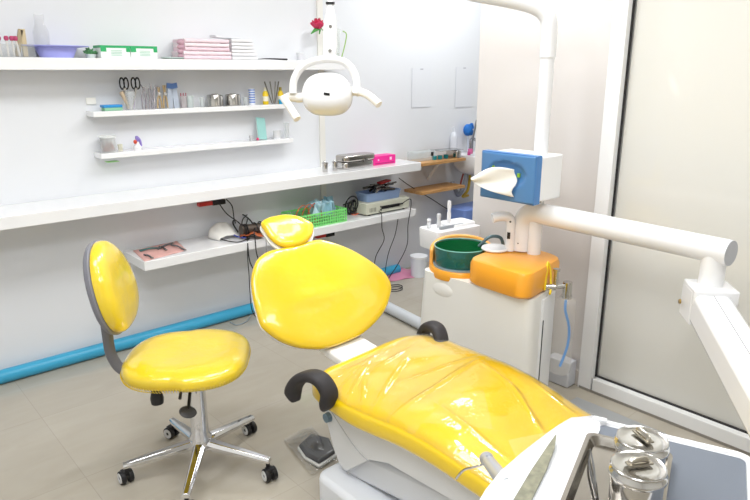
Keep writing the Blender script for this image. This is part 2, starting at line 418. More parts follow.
# ================================================================== DENTAL CHAIR
ch = thing('dental_chair', 'yellow reclining dental chair on a white base, wrapped in clear film', 'dental chair', (1.49, 1.45, 0))
al = math.radians(50)
ly = V((0, math.cos(al), math.sin(al))); P0 = V((1.45, 1.967, .677))
Mk = frame(P0, (1, 0, 0), ly); nk = Mk.to_3x3() @ V((0, 0, 1))
def unplane(px, P, n):
    d = ray(*px); t = (V(P) - V((0, 0, HC))).dot(n) / d.dot(n); return V((0, 0, HC)) + d * t
tr = [(300,153),(230,172),(190,180),(150,190),(118,215),(103,260),(103,300),(112,350),(130,410),(150,435),(190,465),(240,485),(290,492),(340,490),(400,470),(450,445),(490,410),(520,370),(535,325),(537,295),(520,260),(480,225),(430,193),(380,170),(330,155)]
Mi = Mk.inverted()
loc2 = [Mi @ unplane((220 + x / 3.122, 190 + y / 3.122), P0, nk) for x, y in tr]
loc2 = [V((p.x, p.y, 0)) for p in loc2]
ol = [(p.x, p.y) for p in catmull(loc2, 3, closed=True)]
def kfn(x, y, t): return -.018 * math.exp(-(x * x + y * y) / .035) + .010 * math.exp(-((y + .0) ** 2) / .0012) * math.exp(-((x) ** 2) / .02)
B().pad(ol, Mk @ Matrix.Translation((0, 0, -.012)), .030, .045, rings=16, e=3.2, fn=kfn).build('backrest', YEL, ch)
ol2 = [(p[0] * .97, p[1] * .97) for p in ol]
B().pad(ol2, Mk @ Matrix.Translation((0, 0, -.045)), .02, .03, rings=8, e=3).build('backrest_shell', PWHITE, ch)
# headrest
P1 = V((1.45, 2.165, .905)); al2 = math.radians(38)
Mh = frame(P1, (1, 0, .13), (0, math.cos(al2), math.sin(al2))); nh = Mh.to_3x3() @ V((0, 0, 1)); Mhi = Mh.inverted()
tr = [(165,80),(200,58),(240,45),(330,30),(430,40),(500,70),(548,100),(555,140),(540,190),(490,235),(420,262),(350,268),(290,250),(230,205),(185,140),(162,105)]
hl = [Mhi @ unplane((240 + x / 7.5, 210 + y / 7.5), P1, nh) for x, y in tr]
hl = [V((p.x, p.y, 0)) for p in hl]
oh = [(p.x, p.y) for p in catmull(hl, 3, closed=True)]
hp = B().pad(oh, Mh @ Matrix.Translation((0, 0, -.01)), .030, .02, rings=12, e=2.6, fn=lambda x, y, t: -.006 * math.exp(-(x * x + y * y) / .006)).build('headrest', YEL, ch)
cx = sum(p[0] for p in oh) / len(oh); cy = sum(p[1] for p in oh) / len(oh)
oh2 = [(cx + (p[0] - cx) * 1.03, cy + (p[1] - cy) * 1.03) for p in oh]
B().pad(oh2, Mh @ Matrix.Translation((0, -.006, -.028)), .006, .026, rings=8, e=3).build('headrest_shell', PWHITE, ch)
B().box(Mk @ V((0, .25, -.07)), (.09, .22, .018), Mk.to_3x3()).build('headrest_stem', STEEL, ch, bev=.004)
# seat: long body lofted along -y
ST = [  # y, xL, xR, z top, half thickness
 (1.760, 1.30, 1.66, .470, .030), (1.735, 1.235, 1.73, .482, .050), (1.68, 1.208, 1.775, .492, .056), (1.58, 1.20, 1.79, .495, .058),
 (1.48, 1.20, 1.80, .492, .058), (1.38, 1.205, 1.80, .498, .057), (1.28, 1.21, 1.795, .508, .056), (1.18, 1.212, 1.785, .512, .055),
 (1.08, 1.212, 1.772, .510, .054), (.98, 1.212, 1.76, .502, .053), (.86, 1.212, 1.75, .495, .052), (.74, 1.215, 1.74, .488, .052),
 (.62, 1.22, 1.73, .480, .050), (.54, 1.235, 1.71, .472, .048), (.50, 1.28, 1.67, .460, .034), (.49, 1.34, 1.60, .450, .02)]
SP = catmull([V((s_[0], s_[1], s_[2] + .034 * max(0, min(1, (s_[0] - .85) / .65)))) for s_ in ST], 4); SQ = catmull([V((s_[3], s_[4], 0)) for s_ in ST], 4)
L = []
for a, b in zip(SP, SQ):
    y, xl, xr, zt, ht = a.x, a.y, a.z, b.x, b.y
    cx_, hw = (xl + xr) / 2, (xr - xl) / 2; l = []
    for j in range(72):
        th = 2 * PI * j / 72; c_, s_ = math.cos(th), math.sin(th)
        ex = 2 / 6.0
        X = hw * math.copysign(abs(c_) ** (ex if s_ > 0 else ex), c_); Zs = ht * math.copysign(abs(s_) ** (.62), s_)
        z = zt - ht + Zs
        if s_ > 0:
            u = X / hw
            dish = -.014 * (1 - u * u) * math.exp(-((y - 1.52) ** 2) / .02)
            fold = 0
            for (ya, sl, wd, am) in ((1.37, .12, .012, .006), (1.60, -.35, .010, .005), (1.66, -.5, .008, .004), (1.53, -.2, .008, .003), (1.15, .2, .015, .002)):
                fold += am * math.exp(-((y - ya - sl * (X)) ** 2) / (2 * wd * wd)) * (1 - u * u) 
            ridge = .003 * math.sin(36 * (y + .6 * X)) * math.exp(-((y - 1.62) ** 2) / .01)
            z += (dish + fold + ridge) * min(1, s_ * 3)
        l.append(V((cx_ + X, y, z)))
    L.append([p + V((0, 0, .022 * max(0, min(1, (p.x - 1.25) / .45)) * max(0, min(1, (p.y - .95) / .5)))) for p in l])
B().ring(L).build('seat', mat('F6D012', 0.3, coat=1.0, var=.12, vscale=4, bump=.40, bscale=6, detail=3, stretch=(1.6, .8, 1)), ch)
def seat_top(y, u):
    import bisect
    for i in range(len(SP) - 1):
        if SP[i + 1].x <= y <= SP[i].x:
            k = (SP[i].x - y) / max(1e-6, SP[i].x - SP[i + 1].x); a = SP[i].lerp(SP[i + 1], k); q = SQ[i].lerp(SQ[i + 1], k); break
    xl, xr = a.y, a.z; hw = (xr - xl) / 2; X = hw * u
    c_ = abs(u) ** 3; zz = math.sqrt(max(0, 1 - c_ * c_)) ** .62 if abs(u) < 1 else 0
    z = a.z if False else q.x * 0 + q.x
    return (xl + xr) / 2 + X, z - q.y + q.y * zz
fm = B()
def film(p, q):
    y = 1.70 - 1.02 * p; u = (q - .5) * 1.95
    x, z = seat_top(y, u)
    X = x - 1.49; w1 = 0
    for (cx0, cy0, ang, wd, am, ln) in ((1.33, 1.58, .55, .007, .010, .12), (1.36, 1.62, .35, .006, .008, .12), (1.30, 1.52, .8, .007, .009, .10), (1.42, 1.50, .5, .009, .010, .16), (1.50, 1.60, .15, .007, .007, .12), (1.60, 1.42, -.2, .008, .009, .14), (1.48, 1.34, .12, .009, .012, .22), (1.66, 1.20, 1.2, .008, .009, .12), (1.58, 1.05, 1.0, .009, .010, .14), (1.35, 1.10, 1.4, .009, .007, .16), (1.70, 1.02, 1.3, .008, .008, .1), (1.28, 1.64, .2, .005, .006, .08), (1.40, 1.66, .05, .005, .006, .1), (1.45, .9, .3, .008, .008, .12)):
        dx, dy = x - cx0, y - cy0; a_ = dx * math.cos(ang) + dy * math.sin(ang); b_ = -dx * math.sin(ang) + dy * math.cos(ang)
        w1 += .62 * am * math.exp(-(b_ / wd) ** 2) * math.exp(-(a_ / ln) ** 2)
    z += .022 * max(0, min(1, (x - 1.25) / .45)) * max(0, min(1, (y - .95) / .5))
    return (x, y, z + .003 + w1 + .002 * math.sin(19 * x + 11 * y) * math.sin(23 * y - 7 * x) * (1 - u * u))
fm.grid(film, 250, 150)
fm.build('plastic_film', film_mat(), ch, ang=80)
# neck bracket between seat and back
nb = B(); nb.box((1.49, 1.81, .468), (.19, .22, .04), (.12, 0, 0))
nb.build('back_bracket', WHITE, ch, bev=.012)
# under-seat casing
cs = B(); prof = [(1.73, .42), (1.70, .36), (1.645, .22), (1.61, .165), (1.57, .155), (1.52, .20), (1.44, .268), (1.35, .30), (1.10, .315), (.80, .34), (.64, .40), (.60, .43)]
for (xa, xb, top) in ((1.255, 1.70, .435),):
    pp = prof + [(.60, top), (1.73, top)]
    L = []
    for (x, k) in ((xa, 1.0), (xb, 1.0)):
        L.append([V((x, y, z)) for y, z in pp])
    cs.ring(L)
cs.build('seat_casing', mat('DCDDDF', .35), ch, bev=.012)
B().tube([(1.243, 1.66, .39), (1.243, 1.52, .30), (1.243, 1.44, .272)], .0015, 5, 4).build('casing_seam', mat('A9ABAF', .5), ch)
# lift beam and floor base
bm_ = B(); M_ = alongM((1.40, 1.62, .17), (1.40, .72, .31)); bm_.M = M_
bm_.box((.45, 0, 0), (.95, .24, .12)); bm_.build('lift_beam', mat('D3D5D9', .35), ch, bev=.02)
B().box((1.47, .95, .36), (.34, .5, .10)).build('lift_housing', mat('B9BBBF', .4), ch, bev=.01)
fb = B(); fb.prism(rrect(.54, 1.32, .05, 5, (1.46, 1.02)), 0, .125); fb.build('floor_base', mat('E6E9EF', .3), ch, bev=.02)
# armrests: hooked black loops
def armrest(x, s_, y0=0):
    pts = [(x - s_ * .02, 1.715, .42), (x - s_ * .025, 1.718, .465), (x - s_ * .015, 1.69, .512), (x, 1.645, .537), (x + s_ * .01, 1.60, .535), (x + s_ * .02, 1.572, .50), (x + s_ * .02, 1.575, .46), (x + s_ * .02, 1.595, .425)]
    pts = [(a, b_ + y0, c) for a, b_, c in pts]
    b = B(); P = catmull(pts, 6); Ls = []
    m = len(P)
    for i, p in enumerate(P):
        t = (P[min(i + 1, m - 1)] - P[max(i - 1, 0)]).normalized(); side = V((1, 0, 0)); nn = t.cross(side).normalized()
        k = min(1, .55 + 4 * min(i, m - 1 - i) / m)
        Ls.append([p + side * (.034 * k * math.copysign(abs(math.cos(a)) ** .7, math.cos(a))) + nn * (.020 * k * math.copysign(abs(math.sin(a)) ** .8, math.sin(a))) for a in [2 * PI * j / 20 for j in range(20)]])
    return b.ring(Ls).build('armrest', SOFTBLK, ch)
armrest(1.165, 1); armrest(1.80, -1, .03)
B().cyl((1.262, 1.665, .335), (1.238, 1.665, .335), .02, .017, 18).build('pivot_knob', mat('6F8796', .35), ch)
# ================================================================== DENTAL UNIT
du = thing('dental_unit', 'white dental unit cabinet with orange top and spittoon bowl', 'dental unit', (2.35, 1.75, 0))
UX = 2.14
def cabinet_sec(z):
    k = max(0, min(1, (.63 - z) / .63))
    return [(2.15 + .01 * k, 1.435), (2.40, 1.50), (2.44, 2.07), (2.12, 2.05 + .05 * k)]
L = []
for z in (.03, .2, .4, .55, .625):
    sec = cabinet_sec(z); l = []
    for i in range(4):
        p0 = V(sec[i] + (z,)); pm = V(sec[i - 1] + (z,)); pn = V(sec[(i + 1) % 4] + (z,)); r = .045
        a = p0 + (pm - p0).normalized() * r; c = p0 + (pn - p0).normalized() * r
        for k in range(6):
            t = k / 5; l.append(a * (1 - t) ** 2 + p0 * 2 * t * (1 - t) + c * t * t)
    L.append(l)
B().ring(L).build('cabinet', CREAM, du)
B().box((2.33, 1.476, .31), (.15, .014, .58), (0, 0, .254)).build('side_panel', mat('F1F1F2', .3), du, bev=.004)
B().box((2.262, 1.452, .28), (.003, .008, .45), (0, 0, .254)).build('panel_gap', BLACK, du)
B().sphere((2.15, 1.93, .555), (.03, .10, .055), 24).build('drain_bulge', CREAM, du)
# orange cap: round end under bowl, block at right
bc = V((2.268, 1.930, 0))
cap = B()
ring_out = []
R_ = .152
L = []
for (r, z) in ((.138, .598), (.148, .604), (.151, .620), (.149, .640), (.144, .648), (.11, .648)):
    L.append([V((bc.x + r * math.cos(a), bc.y + r * math.sin(a), z)) for a in [2 * PI * j / 48 for j in range(48)]])
cap.ring(L)
cap.build('bowl_surround', ORG, du)
B().prism(rrect(.30, .26, .06, 6, (2.36, 1.97)), .632, .772).build('rear_rim', mat('F8B45C', .35), du, bev=.01) if False else None
# raised orange collar behind the bowl
L = []
for i in range(33):
    a = math.radians(-55 + 188 * i / 32)
    r0, r1 = .134, .153; zt = .65 + .112 * math.sin(PI * (i + 2) / 36) ** .3
    ca, sa = math.cos(a), math.sin(a)
    L.append([V((bc.x + r0 * ca, bc.y + r0 * sa, .60)), V((bc.x + r1 * ca, bc.y + r1 * sa, .60)), V((bc.x + r1 * ca, bc.y + r1 * sa, zt)), V((bc.x + r0 * ca, bc.y + r0 * sa, zt))])
B().ring(L).build('bowl_collar', mat('F7B055', .35), du, bev=.006)
def rpoly(pts, r, n=7, e=0.0):
    cx_ = sum(p[0] for p in pts) / len(pts); cy_ = sum(p[1] for p in pts) / len(pts); out = []
    pts = [V((p[0] + (cx_ - p[0]) * e, p[1] + (cy_ - p[1]) * e, 0)) for p in pts]
    for i in range(len(pts)):
        p0, pm, pn = pts[i], pts[i - 1], pts[(i + 1) % len(pts)]
        a = p0 + (pm - p0).normalized() * r; c = p0 + (pn - p0).normalized() * r
        for k in range(n):
            t = k / (n - 1); q = a * (1 - t) ** 2 + p0 * 2 * t * (1 - t) + c * t * t; out.append((q.x, q.y))
    return out
L = []
blk = [(2.105, 1.435), (2.47, 1.50), (2.50, 1.82), (2.115, 1.775)]
for (z, e_) in ((.630, .05), (.642, 0), (.722, 0), (.740, .04), (.746, .10)):
    L.append([V((p[0], p[1], z)) for p in rpoly(blk, .07, 8, e_)])
B().ring(L).build('top_block', ORG, du)
# bowl
GB = mat('0E6E52', .06, alpha=.78, coat=.5, var=.35, vscale=7)
bo = B().lathe([(.03, .652), (.10, .652), (.119, .656), (.124, .67), (.128, .742), (.1295, .745), (.131, .742), (.128, .668), (.121, .650), (.09, .648)], bc, 48)
bo_ = B(); bo_.ring([[p for p in bo.v[i * 48:(i + 1) * 48]] for i in range(10)], cap0=False, cap1=False, closed=True)
bl = bo_.build('spittoon_bowl', mat('11786F', .04, alpha=.62, coat=1.0, var=.35, vscale=8), du)
b = B(); b.lathe([(.118, .664), (.1225, .68), (.1262, .738), (.1255, .738), (.1215, .68), (.117, .664)], bc, 48); bq2 = B(); bq2.ring([b.v[i * 48:(i + 1) * 48] for i in range(6)], closed=True); bq2.build('bowl_lining', mat('1C7A45', .06, coat=1.0, alpha=.7), du)
B().tube([bc + V((.1295 * math.cos(a), .1295 * math.sin(a), .745)) for a in [2 * PI * j / 40 for j in range(40)]], .0022, 8, 1, closed=True).build('bowl_rim', mat('8CC4BE', .1, coat=1.0), du)
B().lathe([(.0, .6535), (.085, .6535), (.112, .657), (.117, .664), (.0, .657)], bc, 40).build('bowl_floor', mat('0B5A40', .12), du)
B().lathe([(.122, .648), (.134, .648), (.134, .656), (.122, .656)], bc, 48).build('bowl_ring', mat('8FA3AD', .3), du)
B().lathe([(0, .662), (.02, .662), (.02, .666), (0, .668)], bc, 20).build('drain', CHROME, du)
B().tube([bc + V((.14, -.14, .735)), bc + V((.125, -.13, .785)), bc + V((.08, -.10, .79)), bc + V((.04, -.07, .745))], .008, 10, 6).build('rinse_spout', mat('5B7076', .3, metal=.6), du)
# cup platform and filler
cp = az(495, 247, .76)
B().lathe([(0, .748), (.060, .748), (.064, .754), (.060, .761), (0, .759)], (cp.x, cp.y, 0), 32).build('cup_platform', PWHITE, du)
cf = az(507, 248, .765)
b = B(); b.tube([(cf.x + .02, cf.y, .75), (cf.x + .02, cf.y, .87), (cf.x + .010, cf.y + .01, .905), (cf.x - .025, cf.y + .03, .912), (cf.x - .055, cf.y + .05, .905)], .022, 14, 6)
b.build('cup_filler', PWHITE, du)
B().box((cf.x - .001, cf.y - .006, .825), (.006, .014, .03), (0, 0, .5)).build('sensor_window', BLACK, du)
B().sphere((cf.x + .0, cf.y - .01, .89), .005, 10).build('filler_screw', DGREY, du)
# valve and bottle at right side
vp = ay(560, 284, 1.40)
v_ = B(Matrix.Translation((-.05, .02, .0))); v_.cyl((2.30, 1.49, .648), (2.37, 1.42, .648), .014); v_.cyl((2.37, 1.42, .648), (2.42, 1.40, .648), .011); v_.cyl((2.37, 1.42, .64), (2.37, 1.42, .72), .010); v_.cyl((2.425, 1.395, .60), (2.425, 1.395, .665), .020); v_.cyl((2.37, 1.42, .72), (2.37, 1.42, .73), .015)
v_.build('valve', STEEL, du)
B(Matrix.Translation((-.05, .02, .0))).tube([(2.32, 1.44, .64), (2.34, 1.45, .71), (2.36, 1.46, .752), (2.37, 1.45, .71), (2.35, 1.43, .64), (2.33, 1.42, .625)], .005, 8, 6).build('hose', mat('F3D22A', .35), du)
B(Matrix.Translation((-.05, .02, .0))).cyl((2.427, 1.395, .607), (2.427, 1.395, .59), .021).build('bottle_cap', mat('B8B6B2', .25, metal=.9), du)
B(Matrix.Translation((-.05, .02, .0))).lathe([(.018, .61), (.022, .60), (.045, .575), (.047, .54), (.045, .35), (.047, .25), (.04, .235), (.0, .233)], (2.43, 1.40, 0), 26).build('water_bottle', mat('E6E2DC', .05, alpha=.18), du)
B(Matrix.Translation((-.05, .02, .0))).tube([(2.425, 1.395, .60), (2.415, 1.39, .54), (2.45, 1.385, .45), (2.45, 1.385, .36), (2.41, 1.39, .27)], .006, 8, 6).build('feed_tube', mat('2F8FDE', .35), du)
B().box((2.70, 1.60, .065), (.06, .12, .13)).build('junction', mat('D8DADF', .4), du) if False else None
tag(B().box((2.70, 1.605, .07), (.07, .13, .135)).build('junction_box', mat('D4D6DC', .4), loc=(2.70, 1.605, 0), bev=.006), 'small pale grey junction box on floor against pink wall', 'box')
# assistant holder behind bowl
ah = thing('instrument_holder', 'white tray-like assistant holder with suction tips behind the green bowl', 'instrument holder', (2.52, 2.27, .70))
hx = V((2.42, 2.24, .745))
Mh2 = frame((2.50, 2.215, .745), (1, -.12, 0), (0.12, 1, 0))
b = B(Mh2); b.ring([[V((p[0] * k, p[1] * k, z)) for p in rrect(.30, .17, .018, 5)] for k, z in ((.95, -.10), (.97, -.09), (1.0, -.005), (.985, .004), (.95, .004))])
b.build('tray', PWHITE, ah)
b = B(Mh2); b.ring([[V((p[0] * k + .07, p[1] * k + .02, z)) for p in rrect(.17, .12, .02, 5)] for k, z in ((1, .0), (1, .014), (.96, .018))]); b.build('pad', WHITE, ah)
B(Mh2).box((-.015, -.03, .012), (.16, .014, .014)).build('rail', mat('9BA0A6', .3, metal=.5), ah)
for i, (x, y, h) in enumerate(((-.12, .03, .05), (-.07, .01, .075), (.0, .01, .135))):
    b = B(Mh2); b.lathe([(.010, 0), (.011, h * .5), (.008, h * .6), (.012, h * .85), (.009, h), (0, h)], (x, y, .004), 14); b.build('suction_tip', [PALE, mat('CFD0D2', .3), PWHITE][i], ah)
B().tube([(2.42, 2.20, .66), (2.43, 2.18, .45), (2.46, 2.16, .30)], .007, 8, 5).build('hose', mat('5D636B', .5), ah)
B().box((2.55, 2.12, .62), (.05, .26, .05)).build('mount_arm', PWHITE, ah, bev=.01)
# ================================================================== OPERATING LIGHT
px_, py_ = 2.40, 1.615
ol_ = thing('operating_light', 'white dental operating light on a tall bent pole', 'lamp', (px_, py_, .74))
B().cyl((px_, py_, .745), (px_, py_, 1.66), .030, n=28).build('pole', PWHITE, ol_)
B().tube([(px_, py_, 1.60), (px_, py_, 1.70), (px_ - .005, py_ + .01, 1.76), (px_ - .035, py_ + .05, 1.802), (px_ - .10, py_ + .13, 1.83), (px_ - .24, py_ + .28, 1.87), (1.95, 2.0, 1.93)], .034, 20, 7).build('pole_elbow', PWHITE, ol_)
lc = V((1.385, 1.815, 1.487))
top = V((1.40, 1.835, 2.06))
B().cyl((1.95, 2.0, 1.90), (1.95, 2.0, 2.08), .032).build('joint', PALE, ol_)
b = B(); b.M = alongM((1.95, 2.0, 2.05), top); d_ = (V((1.95, 2.0, 2.05)) - top).length
b.box((d_ / 2, 0, 0), (d_, .055, .075)); b.build('spring_arm', PWHITE, ol_, bev=.015)
ca_ = ax(330, 20, 1.40)
stem = B(); fx = 1.40; fy = 1.83
def lp(x, y): d = ray(x, y); return V((0, 0, HC)) + d * (2.215 / (d.dot(-(_R @ V((0, 0, 1))))))
fw = (-(_R @ V((0, 0, 1)))); fw.z = 0; fw.normalize(); rt = V((fw.y, -fw.x, 0)); UPV = V((0, 0, 1))
s0 = lp(329, 60); s1 = lp(331, -10)
def stemsec(px1, pxw, pd):
    c = lp(*px1); w2 = pxw / 290; return [c + rt * (w2 * math.copysign(abs(math.cos(a)) ** .7, math.cos(a))) + fw * (pd * math.sin(a)) for a in [2 * PI * j / 24 for j in range(24)]]
stem.ring([stemsec(p, w_, d2) for p, w_, d2 in (((329.5, 60), 5.5, .02), ((329.5, 56), 6.8, .026), ((330, 46), 7.2, .028), ((330, 30), 7.0, .028), ((330.5, 21), 6.4, .025), ((330.5, 12), 4.2, .017), ((330.5, 2), 3.0, .013), ((330.5, -40), 3.0, .013))])
stem.build('lamp_neck', PWHITE, ol_)
sp = B()
for (x, y) in ((331, 27), (330.5, 51)):
    c = lp(x, y) - fw * .028; sp.cyl(c, c - fw * .003, .006, n=14)
sp.build('neck_screws', STEEL, ol_)
c = lp(330.5, 3.5) - fw * .012; B().box(c, (.03, .012, .008), Matrix.Rotation(-YAW, 3, 'Z')).build('neck_slot', BLACK, ol_)
B().cyl(lp(330.5, -38), V((lp(330.5, -38).x, lp(330.5, -38).y, 2.06)), .012).build('drop_rod', PWHITE, ol_)
# yoke arch
yk = [(293, 93), (294, 80), (301, 68), (313, 61.5), (329, 59), (344, 62), (353, 71), (356.5, 82), (356, 93)]
P = catmull([lp(*p) for p in yk], 6); Ls = []
for i, p in enumerate(P):
    t = (P[min(i + 1, len(P) - 1)] - P[max(i - 1, 0)]).normalized(); nn = t.cross(fw).normalized()
    Ls.append([p + nn * .013 * math.cos(a) + fw * .026 * math.sin(a) for a in [2 * PI * j / 14 for j in range(14)]])
B().ring(Ls).build('yoke', mat('F1F0EE', .3), ol_)
# head: shallow shield, faces down towards the chair, seen from behind
hd = B(); tilt = Matrix.Rotation(math.radians(-28), 3, rt)
hc = lp(327, 92.5)
def hp_(x, y, z):  # x right, y depth(away), z up in head frame
    return hc + tilt @ (rt * x + fw * y + UPV * z)
Ls = []
for (k, dep) in ((.15, -.046), (.5, -.043), (.78, -.034), (.93, -.018), (1.0, .004), (1.0, .03), (.95, .046), (.7, .05)):
    l = []
    for j in range(44):
        a = 2 * PI * j / 44; ca, sa = math.cos(a), math.sin(a)
        X = .088 * k * math.copysign(abs(ca) ** .75, ca); Zz = .070 * k * math.copysign(abs(sa) ** .8, sa)
        if sa > 0: X *= 1 - .10 * sa
        l.append(hp_(X, dep, Zz))
    Ls.append(l)
B().ring(Ls).build('lamp_head', PWHITE, ol_)
b = B(); b.ring([[hp_(.075 * r * math.cos(a), d2, .052 * r * math.sin(a)) for a in [2 * PI * j / 30 for j in range(30)]] for r, d2 in ((1, .05), (1, .053), (.5, .055))])
b.build('lamp_glass', mat('FFF8EA', .2, emit=4.0), ol_)
b = B(); b.tube([hp_(-.03, .056, 0), hp_(.03, .056, 0)], .012, 10, 1); b.build('bulb_cap', STEEL, ol_)
q = hp_(.003, -.046, -.028); B().box(q, (.020, .006, .008), Matrix.Rotation(-YAW, 3, 'Z') @ Matrix.Rotation(.15, 3, 'Y')).build('maker_badge', BLACK, ol_)
for s_, pts in ((-1, [(308, 96), (299, 98), (291, 97), (285.5, 99)]), (1, [(348, 93), (354, 91), (360, 92.5)])):
    B().tube([lp(*p) + fw * .01 for p in pts], .016, 14, 5).build('side_joint', mat('EEEAE2', .3), ol_)
B().tube([lp(284, 97) - fw * .02, lp(289, 104) - fw * .03, lp(299, 118) - fw * .05], .0135, 12, 4).build('handle', mat('EFEBE3', .3), ol_)
B().tube([lp(357, 91) - fw * .0, lp(368, 95) - fw * .02, lp(379, 104) - fw * .04], .0135, 12, 4).build('handle', mat('EFEBE3', .3), ol_)
sl = bpy.data.lights.new('lamp_beam', 'SPOT'); sl.energy = 8; sl.spot_size = math.radians(50); sl.spot_blend = .5; sl.shadow_soft_size = .05; sl.color = (1, .97, .9)
so = bpy.data.objects.new('lamp_beam', sl); C.objects.link(so)
so.location = hp_(0, .075, -.0); aim = V((1.5, 2.13, .93)) - so.location
so.rotation_euler = aim.to_track_quat('-Z', 'Y').to_euler()
# ================================================================== TISSUE DISPENSER on the pole
td = thing('tissue_dispenser', 'blue and white tissue box mounted on the lamp pole', 'tissue dispenser', (2.33, 1.66, 1.01))
F0, F1 = 2.235, 2.275
ya, yb_ = 1.845, 1.55
M3 = Matrix.Identity(4)
zc = 1.10; zt = .192
w_ = ax(482, 152, F0); e_ = ax(557, 155, 2.45)
Yl, Yr = 1.812, 1.53
b = B(); b.box((2.355, (Yl + Yr) / 2, 1.105), (.19, Yl - Yr - .006, .192)); b.build('box_body', WHITE, td, bev=.008)
L = []
# front blue cover curved, with opening inset
b = B()
def fcv(u, v):
    y = Yl + (Yr - Yl) * u; z = 1.005 + .20 * v; x = F0 + .012 * (2 * u - 1) ** 2
    e2 = ((u - .50) / .36) ** 2 + ((v - .56) / .30) ** 2
    if e2 < 1: x += .022 * (1 - e2) ** .5
    return (x, y, z)
b.grid(fcv, 40, 26)
b.build('front_cover', mat('4F80B4', .28, coat=.3), td, solid=.006)
b = B()
for (y, d2) in ((Yl, 1), (Yr, 1)):
    b.box((F0 + .031, y, 1.105), (.04, .005, .202))
b.box((F0 + .031, (Yl + Yr) / 2, 1.206), (.04, Yl - Yr, .005)); b.box((F0 + .031, (Yl + Yr) / 2, 1.004), (.04, Yl - Yr, .005))
b.build('cover_rim', mat('4A82C0', .3), td)
b = B(); b.box((F0 + .013, Yl - .064, 1.142), (.01, .012, .014)); b.box((F0 + .013, Yr + .083, 1.12), (.01, .012, .016)); b.build('green_tabs', mat('8FBF3C', .4), td)
b = B()
def tis(u, v):
    # tongue of tissue from the slot out to the left and down
    a = u; y = 1.615 + .195 * a + .006 * math.sin(v * 9); spread = (1 - a) ** .7
    z = 1.098 - .012 * a + (v - .5) * (.082 * spread + .016) + .022 * math.sin(PI * min(1, a * 1.1)) * v - .02 * (1 - a) * (1 - v)
    x = F0 - .010 - .050 * math.sin(a * 1.6) - .010 * math.sin(v * 7 + a * 4)
    return (x, y, z)
b.grid(tis, 20, 14); b.build('tissue', mat('F6F5F2', .8), td, solid=.0015)
B().cyl((2.315, 1.545, 1.02), (2.315, 1.545, 1.005), .006).build('screw', DGREY, td)
# ================================================================== DELIVERY ARM AND INSTRUMENT TABLE
it = thing('instrument_table', 'white dental instrument table with grey mat, hung from a jointed arm', 'instrument table', (2.394, 1.658, .74))
pb = V((2.398, 1.682, 0)); AZ = .932
B().tube([(pb.x, pb.y, .752), (pb.x, pb.y, .80), (pb.x, pb.y, .86), (pb.x, pb.y - .012, .905), (pb.x, pb.y - .05, AZ), (pb.x - .002, 1.54, AZ + .004)], .045, 26, 7).build('post', PWHITE, it)
B().cyl((pb.x - .002, 1.56, AZ + .004), (2.362, .785, AZ), .047, n=32).build('tube_arm', PWHITE, it)
B().cyl((2.362, .787, AZ), (2.3615, .782, AZ), .0455, n=32).build('end_cap', mat('B4B6BC', .4), it)
B().sphere((pb.x - .042, pb.y - .01, .79), .004, 8).build('post_hole', BLACK, it)
jx, jy = 2.362, .835
B().cyl((jx, jy, .80), (jx, jy, .915), .042, n=28).build('swivel_post', mat('EEEEEF', .3), it)
A0 = V((jx + .02, jy + .03, .755)); A1 = V((1.72, .33, .60))
Ma = alongM(A0, A1); dl = (A1 - A0).length
b = B(); b.M = frame(V((jx, jy, .775)), (A1 - A0).normalized() * 1 - V((0, 0, (A1 - A0).normalized().z)), V((0, 0, 1)).cross(A1 - A0))
b.box((.01, 0, 0), (.14, .15, .06)); b.box((.0, .069, -.045), (.12, .014, .13)); b.box((.0, -.069, -.045), (.12, .014, .13))
b.build('knuckle', PWHITE, it, bev=.014)
b = B(); b.M = Ma; b.box((dl / 2 + .03, 0, -.008), (dl - .02, .125, .12)); b.build('parallel_arm', PWHITE, it, bev=.022)
b = B(); b.M = Ma; b.box((dl / 2 + .03, .0, .0525), (dl - .1, .0015, .0015)); b.box((.06, 0, .0525), (.004, .09, .002)); b.build('arm_seam', mat('77777A', .5), it)
kp = Ma @ V((.02, -.067, -.03)); kq = Ma @ V((.02, -.072, -.03)); 
for s_ in (-1, 1):
    B().cyl(Ma @ V((.015, s_ * .074, -.028)), Ma @ V((.015, s_ * .080, -.028)), .009, n=14).build('pivot_pin', mat('B99B62', .3, metal=1), it)
B().cyl(A1 + V((0, 0, -.05)), A1 + V((0, 0, .13)), .05).build('table_joint', PWHITE, it)
B().box((1.48, .27, .735), (.46, .09, .03), (0, 0, .12)).build('table_bracket', PWHITE, it, bev=.006)
TZ = .8
d1 = V((.345, -.939, 0)).normalized(); d2v = V((-.939, -.345, 0)).normalized()
TO = az(591, 415, TZ); TC2 = az(750, 463, TZ)
wlen = (TC2 - TO).dot(d1) + .012
Mt = frame(TO, d1, d2v)   # x along far edge, y towards camera side ; z may flip
if (Mt.to_3x3() @ V((0, 0, 1))).z < 0: pass
def T(x, y, z): return TO + d1 * x + d2v * y + V((0, 0, z))
def trr(w2, h2, r, cx_, cy_): return rrect(w2, h2, r, 6, (cx_, cy_))
DL = .40
L = []
for (e_, z) in ((.03, -.06), (.008, -.045), (0, -.012), (.004, -.002), (.012, .003), (.017, .0), (.019, -.006)):
    L.append([T(p[0], p[1], z) for p in trr(wlen - 2 * e_, DL - 2 * e_, .03 - e_ * .5, wlen / 2, DL / 2)])
B().ring(L).build('table_top', PWHITE, it)
B().ring([[T(p[0], p[1], z) for p in trr(wlen - .042, DL - .05, .015, wlen / 2 + .002, DL / 2)] for z in (-.006, -.0035)]).build('mat', mat('6B717B', .6, var=.05), it)
B().box(T(.022, .018, .002), (.012, .03, .012), (0, 0, .35)).build('latch', PWHITE, it, bev=.002)
